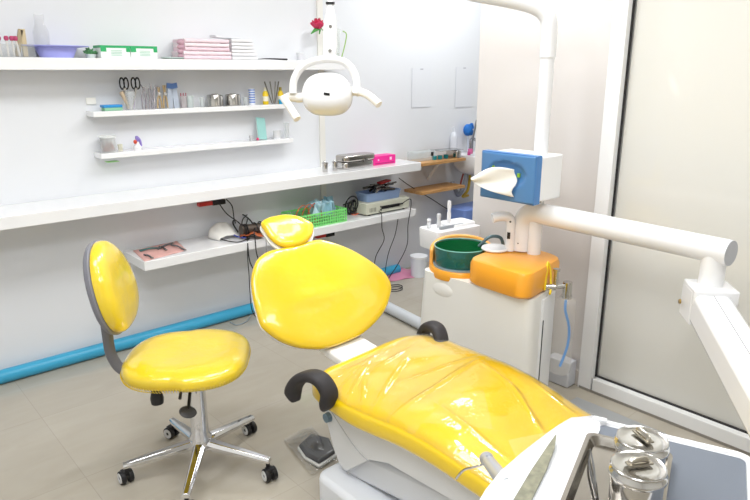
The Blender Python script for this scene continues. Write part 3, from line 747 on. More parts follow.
# film-covered side wing (polygon traced as a panel with depth)
wing = [(592, 415.5), (571, 418), (556, 426), (540, 438.5), (522, 453), (501, 470), (486, 489), (476, 506), (470, 530)]
inner = [(600, 424), (600, 430), (592, 446), (582, 462), (573, 478), (566, 492), (560, 506), (552, 522), (545, 545)]
b = B(); L = []
for i, (o_, n_) in enumerate(zip(wing, inner)):
    a = az(o_[0], o_[1], .772); c = az(n_[0], n_[1], .799); row = []
    for k in range(9):
        t = k / 8; p = a.lerp(c, t); p.z = .772 + .028 * math.sin(t * PI / 2) + .0015 * math.sin(i * 2.1 + k * 1.7) ; row.append(p)
    row += [p - V((0, 0, .03)) for p in row[::-1]]
    L.append(row)
b.ring(L).build('side_wing', mat('DEDFE3', .2, coat=.6, bump=.3, bscale=14), it)
# clear window in the cover showing patterned surface
wpx = [(556, 434), (548, 445), (531, 470), (513, 500), (507, 512)]; wpy = [(556.5, 434.5), (555, 446), (546, 470), (531, 500), (524, 514)]
b = B(); L = []
for o_, n_ in zip(wpx, wpy):
    a = az(o_[0], o_[1], .802); c = az(n_[0], n_[1], .8035)
    L.append([a, c, c - V((0, 0, .006)), a - V((0, 0, .006))])
b.ring(L).build('control_strip', None or mat('9C9A80', .45, var=.85, vscale=60), it)
# air-water syringe in its holder
sy = thing('air_water_syringe', 'grey handpiece with thin bent metal tip lying over yellow seat edge', 'dental instrument', az(500, 475, .76))
h0 = az(508, 487, .765); h1 = az(489, 462, .70)
B().tube([h0, h0.lerp(h1, .5), h1], (.017, .015), 14, 3).build('handle', mat('B9BDC4', .3, metal=.4), sy)
B().tube([h1, h1 + (h1 - h0) * .15], (.015, .017), 14, 2).build('head', mat('A9ADB4', .35, metal=.3), sy)
B().sphere(h1 + V((0, 0, .013)), (.008, .008, .005), 10).build('button', mat('8D9199', .4), sy)
B().tube([h1, az(478, 466, .70), az(464, 470, .66), az(456, 479, .63)], .0028, 8, 5).build('tip', CHROME, sy)
# steel tray on the mat
tr_ = thing('steel_tray', 'rectangular steel instrument tray on grey mat', 'tray', T(.12, .15, -.003))
c0 = az(588, 438, TZ); c1 = az(671, 461, TZ)
wl = (c1 - c0).dot(d1); oy = (c0 - TO).dot(d2v); ox = (c0 - TO).dot(d1)
hh = .30
L = []
for (e_, z) in ((.014, -.003), (.005, .012), (-.001, .013), (-.002, .0145), (.006, .0145), (.016, .0), (.03, -.001)):
    L.append([T(p[0], p[1], z + .0005) for p in trr(wl - 2 * e_, hh - 2 * e_, .018, ox + wl / 2, oy + hh / 2)])
B().ring(L).build('tray', mat('A8A39C', .2, metal=1.0, var=.15, vscale=12), tr_)
# probe / tweezers in tray
tw = thing('tweezers', 'thin steel tweezers lying in steel tray left of canisters', 'tweezers', T(ox + .03, oy + .08, .003))
pA = az(590, 449, TZ + .008); pB = az(597, 500, TZ + .008)
B().tube([pA, pA.lerp(pB, .4) + V((.004, 0, .002)), pB], (.0012, .0035), 6, 4).build('arm', mat('8B8B8B', .15, metal=1), tw)
B().tube([pA + V((.001, 0, 0)), pA.lerp(pB, .4) + V((-.004, 0.004, .002)), pB + V((0, .0, .001))], (.0012, .0035), 6, 4).build('arm', mat('777777', .15, metal=1), tw)
# canisters
def canister(px, zl, r, label, hrot):
    p = az(px[0], px[1], zl); b0 = TZ + .001
    t = thing('steel_canister', label, 'canister', (p.x, p.y, b0), 0, 'steel canisters on the tray')
    B().lathe([(0, b0), (r * .92, b0), (r * .95, b0 + .004), (r * .95, zl - .02), (0, zl - .02)], (p.x, p.y, 0), 40).build('body', STEEL, t)
    B().lathe([(r, zl - .022), (r * 1.05, zl - .019), (r * 1.05, zl - .012), (r * 1.0, zl - .009), (r * 1.0, zl - .001), (r * .97, zl), (r * .9, zl - .002), (r * .5, zl - .001), (0, zl - .001)], (p.x, p.y, 0), 40).build('lid', mat('D0CFCD', .16, metal=1, var=.1, vscale=20), t)
    hb = B(); u = V((math.cos(hrot), math.sin(hrot), 0)); c = V((p.x, p.y, zl + .003))
    hb.tube([c - u * .018, c - u * .013 + V((0, 0, .007)), c + u * .013 + V((0, 0, .007)), c + u * .018], .005, 8, 4, flat=.5)
    hb.box(c + V((0, 0, .001)), (.045, .014, .003), Matrix.Rotation(hrot, 3, 'Z'))
    hb.build('handle', mat('B8B2A6', .25, metal=1), t)
canister((642.5, 438), .895, .0455, 'round steel lidded canister further back on the tray', 1.1)
canister((639, 465), .90, .0455, 'round steel lidded canister nearest the camera on tray', -.55)
# ================================================================== THINGS ON SHELVES
YT = 3.46
def on(x, Y=YT, y=57, z=None): p = ay(x, y, Y); return V((p.x, Y, z if z is not None else Z3))
def cup(name, label, cat, c, r, h, m, wall=.003, group=None):
    b = B(); prof = [(r * .85, 0), (r, h), (r - wall, h), (r * .85 - wall, wall)]
    b.lathe([(0, 0)] + prof + [(0, wall)], c, 22)
    return tag(b.build(name, m, loc=c), label, cat, group)
CLR = mat('E4E8EA', .05, alpha=.22)
# top shelf: clear holder with brushes at far left
c = on(11, 3.44); t = thing('brush_holder', 'clear plastic tub on the topmost shelf at its left end', 'tub', c)
b = B(); b.ring([[V((c.x + p[0], c.y + p[1], c.z + z)) for p in rrect(.20, .10, .02, 4)] for z in (0, .06)]); b.build('tub', CLR, t)
for i in range(6):
    p = c + V((-.085 + i * .024, random.uniform(-.02, .02), .004)); tp = p + V((random.uniform(-.012, .012), 0, .080))
    o = thing('cosmetic_brush', ['slim brush standing in tub, magenta tip, beyond left'][0] if False else 'magenta-tipped slim brush in the clear tub on the top shelf', 'brush', p, 0, 'magenta-tipped brushes in the tub')
    B().cyl(p, tp, .0045, n=8).build('stick', mat('D9D5D0', .4), o); B().sphere(tp, (.011, .011, .013), 10).build('tip', mat('B8476F', .6), o)
for i, (x, m_, s_) in enumerate(((21, 'A99B7C', .25), (26, 'C9B894', .0))):
    p = on(x, 3.45); o = tag(B().box(p + V((0, 0, .066)), (.022, .016, .125), (0, s_, 0)).build('wooden_clamp', mat(m_, .6), loc=p, bev=.003), ['leaning beige wooden stick in tub, next to the brushes', 'upright pale wooden stick at right end of the tub'][i], 'stick')
c = on(44, 3.50); tag(B().lathe([(0, 0), (.034, 0), (.036, .12), (.022, .16), (.022, .20), (.019, .20), (.019, .16), (.032, .12), (.030, .005), (0, .005)], c, 24).build('glass_bottle', mat('E4E6E8', .04, alpha=.12), loc=c), 'tall clear glass bottle behind the lilac dish', 'bottle')
c = on(57, 3.46); b = B(); b.lathe([(0, 0), (.075, 0), (.098, .048), (.155, .055), (.155, .058), (.095, .052), (.07, .004), (0, .004)], c, 32, sy=.6)
tag(b.build('bowl', mat('A9ABEA', .35), loc=c), 'shallow lilac plastic dish on the topmost shelf', 'dish')
c = on(91, 3.46); t = thing('succulent', 'small green succulent on top shelf beside lilac dish', 'plant', c)
B().lathe([(0, 0), (.022, 0), (.026, .02), (0, .022)], c, 16).build('pot', mat('D6DEDC', .4), t)
b = B()
for i in range(16):
    a = random.uniform(0, 6.28); e_ = random.uniform(.2, 1.2); d = V((math.cos(a) * math.cos(e_), math.sin(a) * math.cos(e_), math.sin(e_)))
    b.tube([c + V((0, 0, .018)), c + V((0, 0, .02)) + d * .025, c + V((0, 0, .016)) + d * .04], (.008, .002), 6, 3)
b.build('leaves', mat('5FA06A', .5, var=.4, vscale=30), t)
GW = mat('2FA867', .45)
for i, (xa, xb) in enumerate(((101, 131), (131, 158))):
    a = on(xa, 3.41).x + .0; d = on(xb, 3.41).x
    t = thing('glove_box', ['left green and white box on topmost shelf by the plant', 'right green and white box on topmost shelf towards towels'][i], 'box', ((a + d) / 2, 3.45, Z3), 0, 'green and white boxes')
    cx_ = (a + d) / 2; w2 = d - a - .003
    B().box((cx_, 3.46, Z3 + .030), (w2, .10, .058)).build('carton', mat('EEF3F0', .5), t, bev=.002)
    g = B(); g.box((cx_, 3.4595, Z3 + .0575), (w2 + .002, .101, .012)); 
    g.box((cx_ - w2 / 2 + .014, 3.409, Z3 + .044), (.028, .002, .022)); g.box((cx_ + w2 / 2 - .010, 3.409, Z3 + .044), (.02, .002, .022)); g.build('green_band', GW, t)
    g = B(); [g.box((cx_ + .004, 3.409, Z3 + .016 + k * .0075), (.055, .002, .0028)) for k in range(4)]; g.build('print_lines', mat('A9CFBB', .5), t)
c = on(174, 3.45); tag(B().lathe([(0, 0), (.05, 0), (.072, .008), (.07, .010), (0, .004)], c, 28).build('plate', mat('CFE3DC', .3), loc=c), 'flat pale green dish left of the pink towels', 'dish')
# towels
xa = on(181, 3.42).x; xb = on(228, 3.42).x; xc = on(252, 3.42).x
t0 = None
for k in range(5):
    z0 = Z3 + .001 + k * .0215; w2 = (xb - xa) * (1 if k < 2 else .93) ; cx_ = (xa + xb) / 2 + (.0 if k < 2 else .0)
    b = B(); L = []
    for i in range(13):
        u = i / 12; x = cx_ - w2 / 2 + w2 * u
        th = .020 * (1 + .08 * math.sin(i * 2 + k)); L.append([V((x, 3.455 + p[0], z0 + .0105 + p[1])) for p in rrect(.15, th, .008, 4)])
    b.ring(L)
    tag(b.build('folded_towel', mat(['ECD3DC', 'EFDCE3', 'E8CDD8', 'F0E0E6', 'ECD6DE'][k], .9, bump=.3, bscale=90), loc=(cx_, 3.455, z0)), ['pink folded towel at bottom of the towel stack', 'pink folded towel, second from bottom of its stack', 'pink folded towel in middle of its stack', 'pink folded towel, second from top of its stack', 'pink folded towel on top of the pink stack'][k], 'towel', 'pink towels on the topmost shelf')
b = B()
for k in range(4):
    c = V((xa + .01, 3.41 , Z3 + .016 + k * .024)); b.sphere(c, (.034, .022, .016), 12)
tag(b.build('crumpled_cloth', mat('C9A3B2', .9, bump=.6, bscale=60), loc=(xa, 3.43, Z3)), 'mauve crumpled cloth at left end of the towel stack', 'cloth')
for k in range(6):
    z0 = Z3 + .001 + k * .019; b = B(); x1 = xc + .02 - .006 * k; x0_ = xb + .012 
    L = [[V((x, 3.46 + p[0], z0 + .009 + p[1])) for p in rrect(.14, .017, .006, 4)] for x in (x0_, (x0_ + x1) / 2, x1)]
    tag(b.ring(L).build('folded_paper', mat(['EDEDEF', 'E3E4E8', 'F1F0F2', 'E6E7EA', 'EFEFF1', 'E5E5E8'][k], .8), loc=(x0_, 3.46, z0)), ['white folded sheet at bottom of the white pile', 'white folded sheet, second from bottom of white pile', 'white folded sheet, third from bottom of white pile', 'white folded sheet, third from top of white pile', 'white folded sheet, second from top of white pile', 'white folded sheet on top of the white pile'][k], 'folded sheet', 'white folded sheets beside pink towels')
c = on(228, 3.45); b = B(); b.box(c + V((-.01, 0, .124)), (.17, .06, .012), (0, .02, .1)); tag(b.build('packet', mat('DADCE0', .4), loc=c + V((0, 0, .12))), 'thin grey-white packet lying on top of the towels', 'packet')
pa = on(258, 3.42) + V((0, 0, .006)); pb_ = on(287, 3.42) + V((0, 0, .006)); tag(B().tube([pa, pa.lerp(pb_, .35) + V((0, 0, .003)), pb_], (.0015, .006), 8, 4).build('pen', BLACK, loc=pa), 'thin black pointed tool lying on the topmost shelf', 'tool')
c = on(300, 3.46); tag(B().lathe([(0, 0), (.022, 0), (.024, .048), (.018, .052), (0, .053)], c, 20).build('jar', mat('D5D6DB', .3), loc=c), 'small pale grey jar on top shelf left of the vase', 'jar')
# vase with rose
c = on(334, 3.45); t = thing('flower_vase', 'clear glass vase behind the lamp neck on the topmost shelf', 'vase', c)
b = B(); b.lathe([(.0, .004), (.036, .004), (.046, .20), (.044, .20), (.033, .008), (0, .008)], c, 28); b.build('glass', mat('E3EAE4', .04, alpha=.2), t)
B().lathe([(0, .009), (.031, .009), (.034, .05), (0, .05)], c, 20).build('water', mat('DDE8DF', .05, alpha=.35), t)
t = thing('rose', 'single crimson rose leaning from the vase', 'flower', c + V((0, 0, .02)))
rc = ay(317.5, 24, 3.42)
B().tube([c + V((0, 0, .02)), c + V((-.03, -.01, .12)), rc], .003, 6, 5).build('stem', mat('4E8B46', .5), t)
for k, (r, n_) in enumerate(((.020, 3), (.034, 5), (.046, 6))):
    for i in range(n_):
        a = 2 * PI * i / n_ + k; b = B()
        def pet(u, v, r=r, a=a, k=k):
            th = a + (u - .5) * 1.6; rr = r * (.35 + .65 * math.sin(v * 1.7)); z = -.025 + .055 * v - (.012 * k * v * v)
            return rc + V((rr * math.cos(th), rr * math.sin(th) , z + .006 * math.sin(u * 9 + k)))
        b.grid(pet, 6, 6); b.build('petal', mat(['B3163F', 'CC1F4E', 'D93A66'][k], .55), t, solid=.0015)
b = B()
for (dx, dz, rx) in ((-.055, -.062, .3), (-.03, -.05, -.3), (.01, -.06, .2)):
    def lf(u, v, dx=dx, dz=dz): return rc + V((.02 + (dx - .02) * u, -.004, -.03 + (dz + .03) * u + .012 * math.sin(PI * u))) + V((0, .012 * (v - .5), (v - .5) * .022 * math.sin(PI * (.05 + .95 * u))))
    b.grid(lf, 8, 3)
b.build('leaves', mat('4C9A48', .5), t, solid=.001)
b = B(); q = on(349, 3.44); b.tube([q + V((-.06, .01, .012)), q + V((-.035, 0, .1)), q + V((-.02, 0, .17)), q + V((-.05, 0, .188))], .004, 6, 4)
tag(b.build('leaf_sprig', mat('9CC46A', .5), loc=q), 'pale green sprig leaning out of the right of vase', 'sprig')
# ---------------- narrow ledge 1
YS = 3.49
def o1(x, y=108): p = ay(x, y, YS); return V((p.x, YS, Z4))
def o2(x, y=145): p = ay(x, y, YS); return V((p.x, YS, Z5))
c = o1(112); t = thing('sponge_box', 'small blue box with green underside on upper ledge', 'box', c)
B().box(c + V((0, 0, .008)), (.095, .05, .016)).build('base', mat('8FC4A0', .6), t, bev=.003); B().box(c + V((-.003, 0, .023)), (.10, .055, .014)).build('lid', mat('2E92D6', .4), t, bev=.004)
c = o1(131); cup('tumbler', 'clear plastic tumbler holding black-handled scissors', 'cup', c, .03, .075, CLR)
for i, (dx, rz) in enumerate(((-.012, .25), (.018, -.2))):
    t = thing('scissors', ['black-handled scissors leaning left in the tumbler', 'black-handled scissors leaning right in the tumbler'][i], 'scissors', c + V((dx, 0, .004)))
    p = c + V((dx * .4, -.004 * i, .004)); q = c + V((dx * 2.0, -.004 * i, .088))
    for s_ in (-1, 1):
        B().tube([p, q + V((s_ * .004, 0, 0))], (.002, .005), 6, 1).build('blade', STEEL, t)
        cc = q + V((s_ * .011 , 0, .018)); B().tube([cc + V((.012 * math.cos(a), 0, .022 * math.sin(a))) for a in [2 * PI * j / 14 for j in range(14)]], .0038, 6, 1, closed=True).build('finger_ring', BLACK, t)
p = c + V((-.03, .005, 0)); tag(B().tube([p + V((.02, 0, .004)), p + V((.005, 0, .04)), p + V((-.012, 0, .072))], (.006, .012), 8, 3).build('wooden_brush', mat('CDB79B', .6), loc=p), 'beige brush leaning in tumbler left of scissors', 'brush')
p = c + V((.022, 0, 0)); tag(B().tube([p + V((-.01, 0, .004)), p + V((.006, 0, .06))], .005, 8, 1).build('marker', mat('8C5FA8', .5), loc=p), 'short purple pen in the tumbler with scissors', 'pen')
for k in range(9):
    c = o1(143 + k * 2.2); h = random.uniform(.085, .105)
    o = tag(B().tube([c + V((0, random.uniform(-.01, .01), .001)), c + V((random.uniform(-.012, .012), 0, h * .6)), c + V((random.uniform(-.018, .018), 0, h))], (.0045, .0025), 6, 2).build('dental_tool', mat(['BCB6BC', 'A9A5AD', 'C9C6CB'][k % 3], .25, metal=.7), loc=c), 'thin grey metal hand tool standing in row beside scissors', 'dental tool', 'thin grey tools right of the scissors')
for i, x in enumerate((160, 166)):
    c = o1(x); t = thing('pliers', ['wooden-toned dental pliers standing on ledge, left one', 'wooden-toned dental pliers standing on ledge, right one'][i], 'pliers', c)
    for s_ in (-1, 1): B().tube([c + V((s_ * .012, 0, .002)), c + V((s_ * .010, 0, .03)), c + V((s_ * .002, 0, .062)), c + V((s_ * .006, 0, .088 + .008 * i))], (.005, .0045), 7, 4).build('arm', mat('B39B74', .4), t)
    B().cyl(c + V((0, -.008, .06)), c + V((0, .008, .06)), .008, n=12).build('pivot', STEEL, t)
for i, x in enumerate((171, 176)):
    c = o1(x); t = thing('instrument_packet', ['blue-topped sealed instrument packet, left of the pair', 'blue-topped sealed instrument packet, right of the pair'][i], 'packet', c)
    B().box(c + V((0, 0, .05)), (.030, .008, .10), (0, .12 * (1 - 2 * i), 0)).build('pouch', mat('C4CEDD', .2, alpha=.7), t); B().box(c + V((0, -.003, .093)), (.030, .008, .022), (0, .12 * (1 - 2 * i), 0)).build('blue_band', mat('5376B0', .4), t)
for i, x in enumerate((184, 190.5)):
    c = o1(x); cup('glass_jar', ['short glass with reddish tips, left of the glass pair', 'short empty glass left of the steel cups'][i], 'jar', c, .021, .05, mat('D4D0D2' if i == 0 else 'DDE7E6', .08, alpha=.45))
for k in range(3):
    c = o1(181.5 + k * 2.5); tag(B().tube([c + V((0, 0, .003)), c + V((.002, 0, .062))], (.002, .003), 6, 1).build('probe', mat('A8485A', .4), loc=c), 'thin red-tipped probe in the short glass', 'probe', 'red-tipped probes')
for i, x in enumerate((215.5, 233.5)):
    c = o1(x); b = B(); r = .046
    b.lathe([(0, 0), (r * .92, 0), (r, .003), (r, .047), (r * .96, .05), (r * .9, .05), (r * .9, .005), (0, .005)], c, 28)
    t = tag(b.build('steel_cup', STEEL, loc=c), ['short steel cup on upper ledge, left of two', 'short steel cup on upper ledge, right of two'][i], 'cup', 'steel cups on the ledge')
    for k in range(4): tag(B().cyl(c + V((-.015 + k * .01, 0, .006)), c + V((-.016 + k * .011, 0, .056)), .0025, n=6).build('bur', mat('9C978C', .3, metal=.8), loc=c), ['small metal bur standing in the left steel cup', 'small metal bur standing in the right steel cup'][i], 'bur', ['burs in the left steel cup', 'burs in the right steel cup'][i])
c = o1(202.5); cup('glass_jar', 'small clear glass touching left steel cup', 'jar', c, .014, .042, mat('DDE2E2', .08, alpha=.4)); c = o1(246); cup('glass_jar', 'small clear glass right of steel cups', 'jar', c, .016, .036, mat('DDE2E2', .08, alpha=.4))
c = o1(252.5); t = thing('striped_tube', 'white cylinder with blue print on the upper ledge', 'tube', c)
B().lathe([(0, 0), (.018, 0), (.0185, .074), (0, .075)], c, 22).build('tube', mat('E6EAF4', .35), t)
b = B(); [b.lathe([(.0186, .01 + k * .011), (.0189, .011 + k * .011), (.0189, .015 + k * .011), (.0186, .016 + k * .011)], c, 22) for k in range(6)]; b.build('blue_print', mat('6E8CD0', .4), t)
for i, (x, y_) in enumerate(((266, .0), (281, 0))):
    c = o1(x); t = thing('yellow_bottle', ['yellow bottle on ledge, left of the metal tools', 'yellow bottle on ledge, right of the metal tools'][i], 'bottle', c)
    b = B(); b.lathe([(0, 0), (.017, 0), (.018, .004), (.018, .05), (.010, .062), (0, .062)], c, 20); b.build('bottle', mat('E9C81E', .35), t)
    B().lathe([(0, .062), (.009, .062), (.009, .078), (0, .078)], c, 14).build('cap', mat('E2DDC6' if i == 0 else '9B8A3A', .4), t)
    B().lathe([(.0181, .015), (.0185, .016), (.0185, .036), (.0181, .037)], c, 20).build('paper_label', mat('EDE8D4', .5), t)
for k, (dx, tx) in enumerate(((-.01, -.05), (.0, -.02), (.008, .035), (.004, .015))):
    c = o1(273) + V((dx, -.01, 0)); tag(B().tube([c + V((0, 0, .002)), c + V((tx * .5, 0, .05)), c + V((tx, 0, .105))], (.003, .0045), 8, 2).build('spatula', mat(['6F6C68', '8A8884', '77736C', '9B9890'][k], .3, metal=.5), loc=c), ['dark tool leaning far left between yellow bottles', 'grey tool leaning slightly left between yellow bottles', 'dark tool leaning right between yellow bottles', 'pale grey tool between the yellow bottles'][k], 'dental tool')
c = o1(279) + V((0, -.03, 0)); tag(B().box(c + V((0, 0, .011)), (.03, .02, .022)).build('small_box', mat('2AA3CF', .4), loc=c, bev=.003), 'tiny turquoise box at the foot of yellow bottle', 'box')
_y0 = YS - .055
for o in list(C.objects):      # everything standing on this ledge to its measured height
    if o.parent is None and 'label' in o and o.get('category') != 'shelf' and abs(o.location.z - Z4) < .012 and o.location.y > 3.4 and o.name.split('.')[0] not in ('sponge_box',):
        o.scale = (1, 1, 1.3)
# ---------------- narrow ledge 2
c = o2(108); t = thing('clear_tub', 'clear lidded tub of red and green bits on lower ledge', 'tub', c)
B().lathe([(0, .001), (.036, .001), (.040, .05), (0, .05)], c, 24).build('tub', mat('E3E6E4', .08, alpha=.35), t); B().lathe([(0, .05), (.042, .05), (.042, .056), (0, .057)], c, 24).build('lid', mat('E6E9E8', .2), t)
b = B(); [b.sphere(c + V((random.uniform(-.024, .024), random.uniform(-.02, .02), random.uniform(.008, .03))), .007, 8) for i in range(22)]; tag(b.build('filling', mat('B47F7C', .5, var=.5, vscale=60), t), None, kind='stuff')
c = o2(120); cup('tiny_glass', 'tiny clear glass next to the lidded tub', 'glass', c, .014, .03, mat('E6E3CF', .1, alpha=.5))
c = o2(137); t = thing('figurine', 'tiny white figurine with red and lilac parts', 'figurine', c)
B().lathe([(0, 0), (.02, 0), (.023, .012), (.014, .024), (.012, .034), (0, .038)], c, 18).build('body', mat('F0EEF2', .3), t); B().sphere(c + V((-.012, -.01, .036)), .010, 10).build('red_ball', mat('D9533D', .4), t)
b = B(); b.tube([c + V((.005, 0, .03)), c + V((.0, 0, .055)), c + V((.018, 0, .04)), c + V((.022, 0, .015))], .007, 8, 5); b.build('ribbon', mat('8F7FC6', .4), t)
c = o2(262, 139) ; t = thing('small_mirror', 'teal-tinted small mirror leaning on lower ledge', 'mirror', c)
B().box(c + V((0, 0, .055)), (.060, .006, .108), (-.3, .10, 0)).build('glass', mat('9ECFCB', .08, spec=.7), t); B().box(c + V((0, .004, .055)), (.064, .005, .112), (-.3, .10, 0)).build('backing', mat('C9DAD8', .4), t)
c = o2(251, 139); cup('jar', 'tiny jar with dark content left of mirror', 'jar', c, .012, .026, mat('CFCFD2', .15, alpha=.7)); 
c = o2(256, 139) + V((0, -.02, 0)); tag(B().sphere(c + V((0, 0, .009)), .009, 12).build('bead', mat('E0447A', .4), loc=c), 'tiny pink bead in front of the small mirror', 'bead')
c = o2(277, 138); cup('jar', 'round white jar right of the small mirror', 'jar', c, .026, .04, mat('DCDDE0', .2)); c = o2(287, 137); cup('tumbler', 'clear tall tumbler at right end of lower ledge', 'cup', c, .018, .075, mat('E2E6E7', .05, alpha=.35))
c = ay(91, 101, WY - .006); tag(B().box(c, (.05, .008, .035)).build('wall_socket', mat('F1F0EA', .4), loc=c, bev=.003), 'small white wall socket left of the upper ledge', 'socket')
c = ay(112, 161.5, 3.50); tag(B().box(c, (.06, .05, .003)).build('sticky_note', mat('A5E08F', .6), loc=c), 'pale green note stuck beneath the lower narrow ledge', 'note')
for o in list(C.objects):
    if o.parent is None and 'label' in o and o.get('category') not in ('shelf', 'bead') and abs(o.location.z - Z5) < .012 and o.location.y > 3.4:
        o.scale = (1, 1, 1.55 if o.name.startswith('clear_tub') else 1.25)
# ---------------- thick shelf items
def o3(x, y=166, Y=3.38): p = ay(x, y, Y); return V((p.x, Y, Z1))
def o4(x, y=210, Y=3.36): p = ay(x, y, Y); return V((p.x, Y, Z2))
for i, x in enumerate((325, 335)):
    c = o3(x, 166, 3.36); b = B(); b.lathe([(0, 0), (.017, 0), (.019, .050), (.021, .051), (.021, .060), (.010, .064), (.006, .072), (0, .074)], c, 20)
    tag(b.build('steel_pot', STEEL, loc=c), ['tiny lidded steel pot under the lamp, left one', 'tiny lidded steel pot beside steel box, right one'][i], 'pot', 'tiny steel pots')
ca = o3(341, 168, 3.37); cb = o3(372, 166, 3.37); cx_ = (ca.x + cb.x) / 2; w2 = cb.x - ca.x
t = thing('instrument_box', 'rounded steel instrument box on thick shelf beside pink box', 'box', (cx_, 3.38, Z1))
B().prism(rrect(w2, .12, .04, 6, (cx_, 3.39)), Z1 + .001, Z1 + .044).build('base', STEEL, t, bev=.006); B().prism(rrect(w2 * 1.04, .13, .045, 6, (cx_ + .005, 3.39)), Z1 + .047, Z1 + .090).build('lid', mat('BAB5AE', .18, metal=1, var=.2, vscale=15), t, bev=.012)
B().box((cx_ + .04, 3.32, Z1 + .05), (.03, .006, .026)).build('latch', STEEL, t)
ca = o3(373, 166, 3.34); cb = o3(396, 160, 3.34); cx_ = (ca.x + cb.x) / 2; w2 = cb.x - ca.x
t = thing('pink_box', 'bright pink carton at the right end of thick shelf', 'box', (cx_, 3.39, Z1)); B().box((cx_, 3.39, Z1 + .032), (w2, .09, .062)).build('carton', mat('EE2F96', .4), t, bev=.002)
b = B(); b.box((cx_ - w2 * .25, 3.344, Z1 + .036), (.012, .002, .012)); b.box((cx_ + w2 * .28, 3.344, Z1 + .04), (.02, .002, .02)); b.build('white_print', mat('F7C4DF', .5), t)
B().box((cx_ + .004, 3.345, Z1 + .012), (w2 * .8, .002, .006)).build('dark_print', mat('B3206F', .5), t)
c = ay(402, 158, 3.48); tag(B().box((c.x, 3.48, Z1 + .025), (.05, .06, .048)).build('small_carton', mat('8FA3D0', .5), loc=(c.x, 3.48, Z1), bev=.003), 'small blue and white carton behind the pink box', 'box') if c.x < 3.33 else None
# power sockets under shelves
def power(p0, p1, zt, label, m2=True):
    c = (p0 + p1) / 2; t = thing('power_strip', label, 'power strip', (c.x, c.y, c.z)); w2 = p1.x - p0.x
    B().box((c.x - w2 * .22, c.y, zt), (w2 * .56, .035, .024)).build('red_part', mat('C8312B', .4), t, bev=.003); B().box((c.x + w2 * .25, c.y - .004, zt), (w2 * .5, .035, .03)).build('plug', BLACK, t, bev=.004)
power(ay(198, 203, 3.50), ay(224, 199, 3.50), ay(210, 203, 3.50).z, 'red and black power strip on the wall under the thick shelf')
power(ay(316, 237, 3.50), ay(333, 233, 3.50), ay(324, 235, 3.50).z, 'small red power strip below the lowest shelf')
# lower shelf: pink cloth with tools
p1 = az(137, 259, Z2 + .001)
def q4(x, y, z=0.0): return az(x, y, Z2 + z)
cl = [q4(133, 251), q4(175, 240.5), q4(187, 250.5), q4(143, 262)]
cl = [V((max(p.x, 1.25), min(max(p.y, 3.255), 3.54), p.z)) for p in cl]
b = B()
def clf(u, v):
    p = cl[0].lerp(cl[1], u).lerp(cl[3].lerp(cl[2], u), v); return p + V((0, 0, .002 + .0012 * math.sin(u * 17) * math.sin(v * 11)))
b.grid(clf, 16, 10); tag(b.build('cloth', mat('E5B3AC', .8, bump=.3, bscale=80), loc=cl[0], solid=.0015), 'pink cloth with metal tools at left end of lowest shelf', 'cloth')
for i, (a_, d_, cc) in enumerate((((140, 251), (158, 248), '4E7A78'), ((145, 255), (152, 258), '6B6E72'), ((158, 249), (173, 243), '6F7678'), ((172, 245), (185, 250), '7A7E80'), ((160, 247), (166, 250), '3A3C3F'))):
    pa, pd = q4(*a_, .008), q4(*d_, .008); t = thing('hand_tool', ['long teal-handled tool lying at left of pink cloth', 'short grey tool near front edge of pink cloth', 'pair of grey pliers at back of pink cloth', 'grey tool lying at right corner of pink cloth', 'small dark tool in the middle of pink cloth'][i], 'tool', pa)
    B().tube([pa, pa.lerp(pd, .5) + V((0, 0, .006)), pd], .005, 8, 3).build('handle', mat(cc, .35, metal=.3), t); B().tube([pa + V((0, .012, 0)), pa.lerp(pd, .6) + V((0, 0, .006)), pd], .004, 8, 3).build('handle', mat(cc, .35, metal=.3), t)
    B().sphere(pd, (.010, .008, .005), 10).build('jaw', STEEL, t)
# white cup-shaped mask / lamp shade and orange rubber sheet
c = q4(225, 238); b = B()
def msk(u, v):
    a = PI * u; x = .085 * math.cos(a); r = .5 + .5 * v
    return V((c.x + x * (1 - .25 * v), c.y + .05 - .10 * v, Z2 + .004 + .085 * math.sin(a) ** .8 * (1 - .75 * v) + .002 * math.sin(u * 25)))
b.grid(msk, 20, 8); tag(b.build('face_mask', mat('ECEAE4', .7), loc=c, solid=.003), 'white folded mask with blue edging on lowest shelf', 'mask')
tag(B().tube([q4(217, 226, .04), q4(226, 229, .035), q4(236, 236, .02), q4(246, 238, .01)], .004, 8, 5).build('thin_cord', mat('2B3F9E', .4), loc=q4(226, 229, .03)), 'blue cord lying across the white folded mask', 'cord')
tag(B().tube([q4(222, 219, .05), q4(229, 220, .05)], .007, 8, 1).build('bottle_stopper', mat('24389B', .4), loc=q4(222, 219, .05)), 'small dark blue stopper behind the white folded mask', 'stopper')
b = B()
def osh(u, v): p = q4(207 + 24 * u, 232 - 10 * v - 6 * u * (1 - u)); return p + V((0, 0, .012 + .03 * math.sin(PI * u) * v + .006 * math.sin(u * 12)))
b.grid(osh, 14, 8); tag(b.build('rubber_sheet', mat('D98A5A', .5), loc=q4(210, 230), solid=.002), 'crumpled orange sheet behind the white folded mask', 'sheet')
b = B(); 
def osh2(u, v): p = q4(240 + 24 * u, 240 - 10 * v); return p + V((0, 0, .015 + .02 * math.sin(PI * u) + .006 * math.sin(u * 14)))
b.grid(osh2, 12, 8); tag(b.build('orange_pouch', mat('B85F35', .5, var=.3, vscale=30), loc=q4(250, 238), solid=.003), 'dark orange pouch under the black air motor', 'pouch')
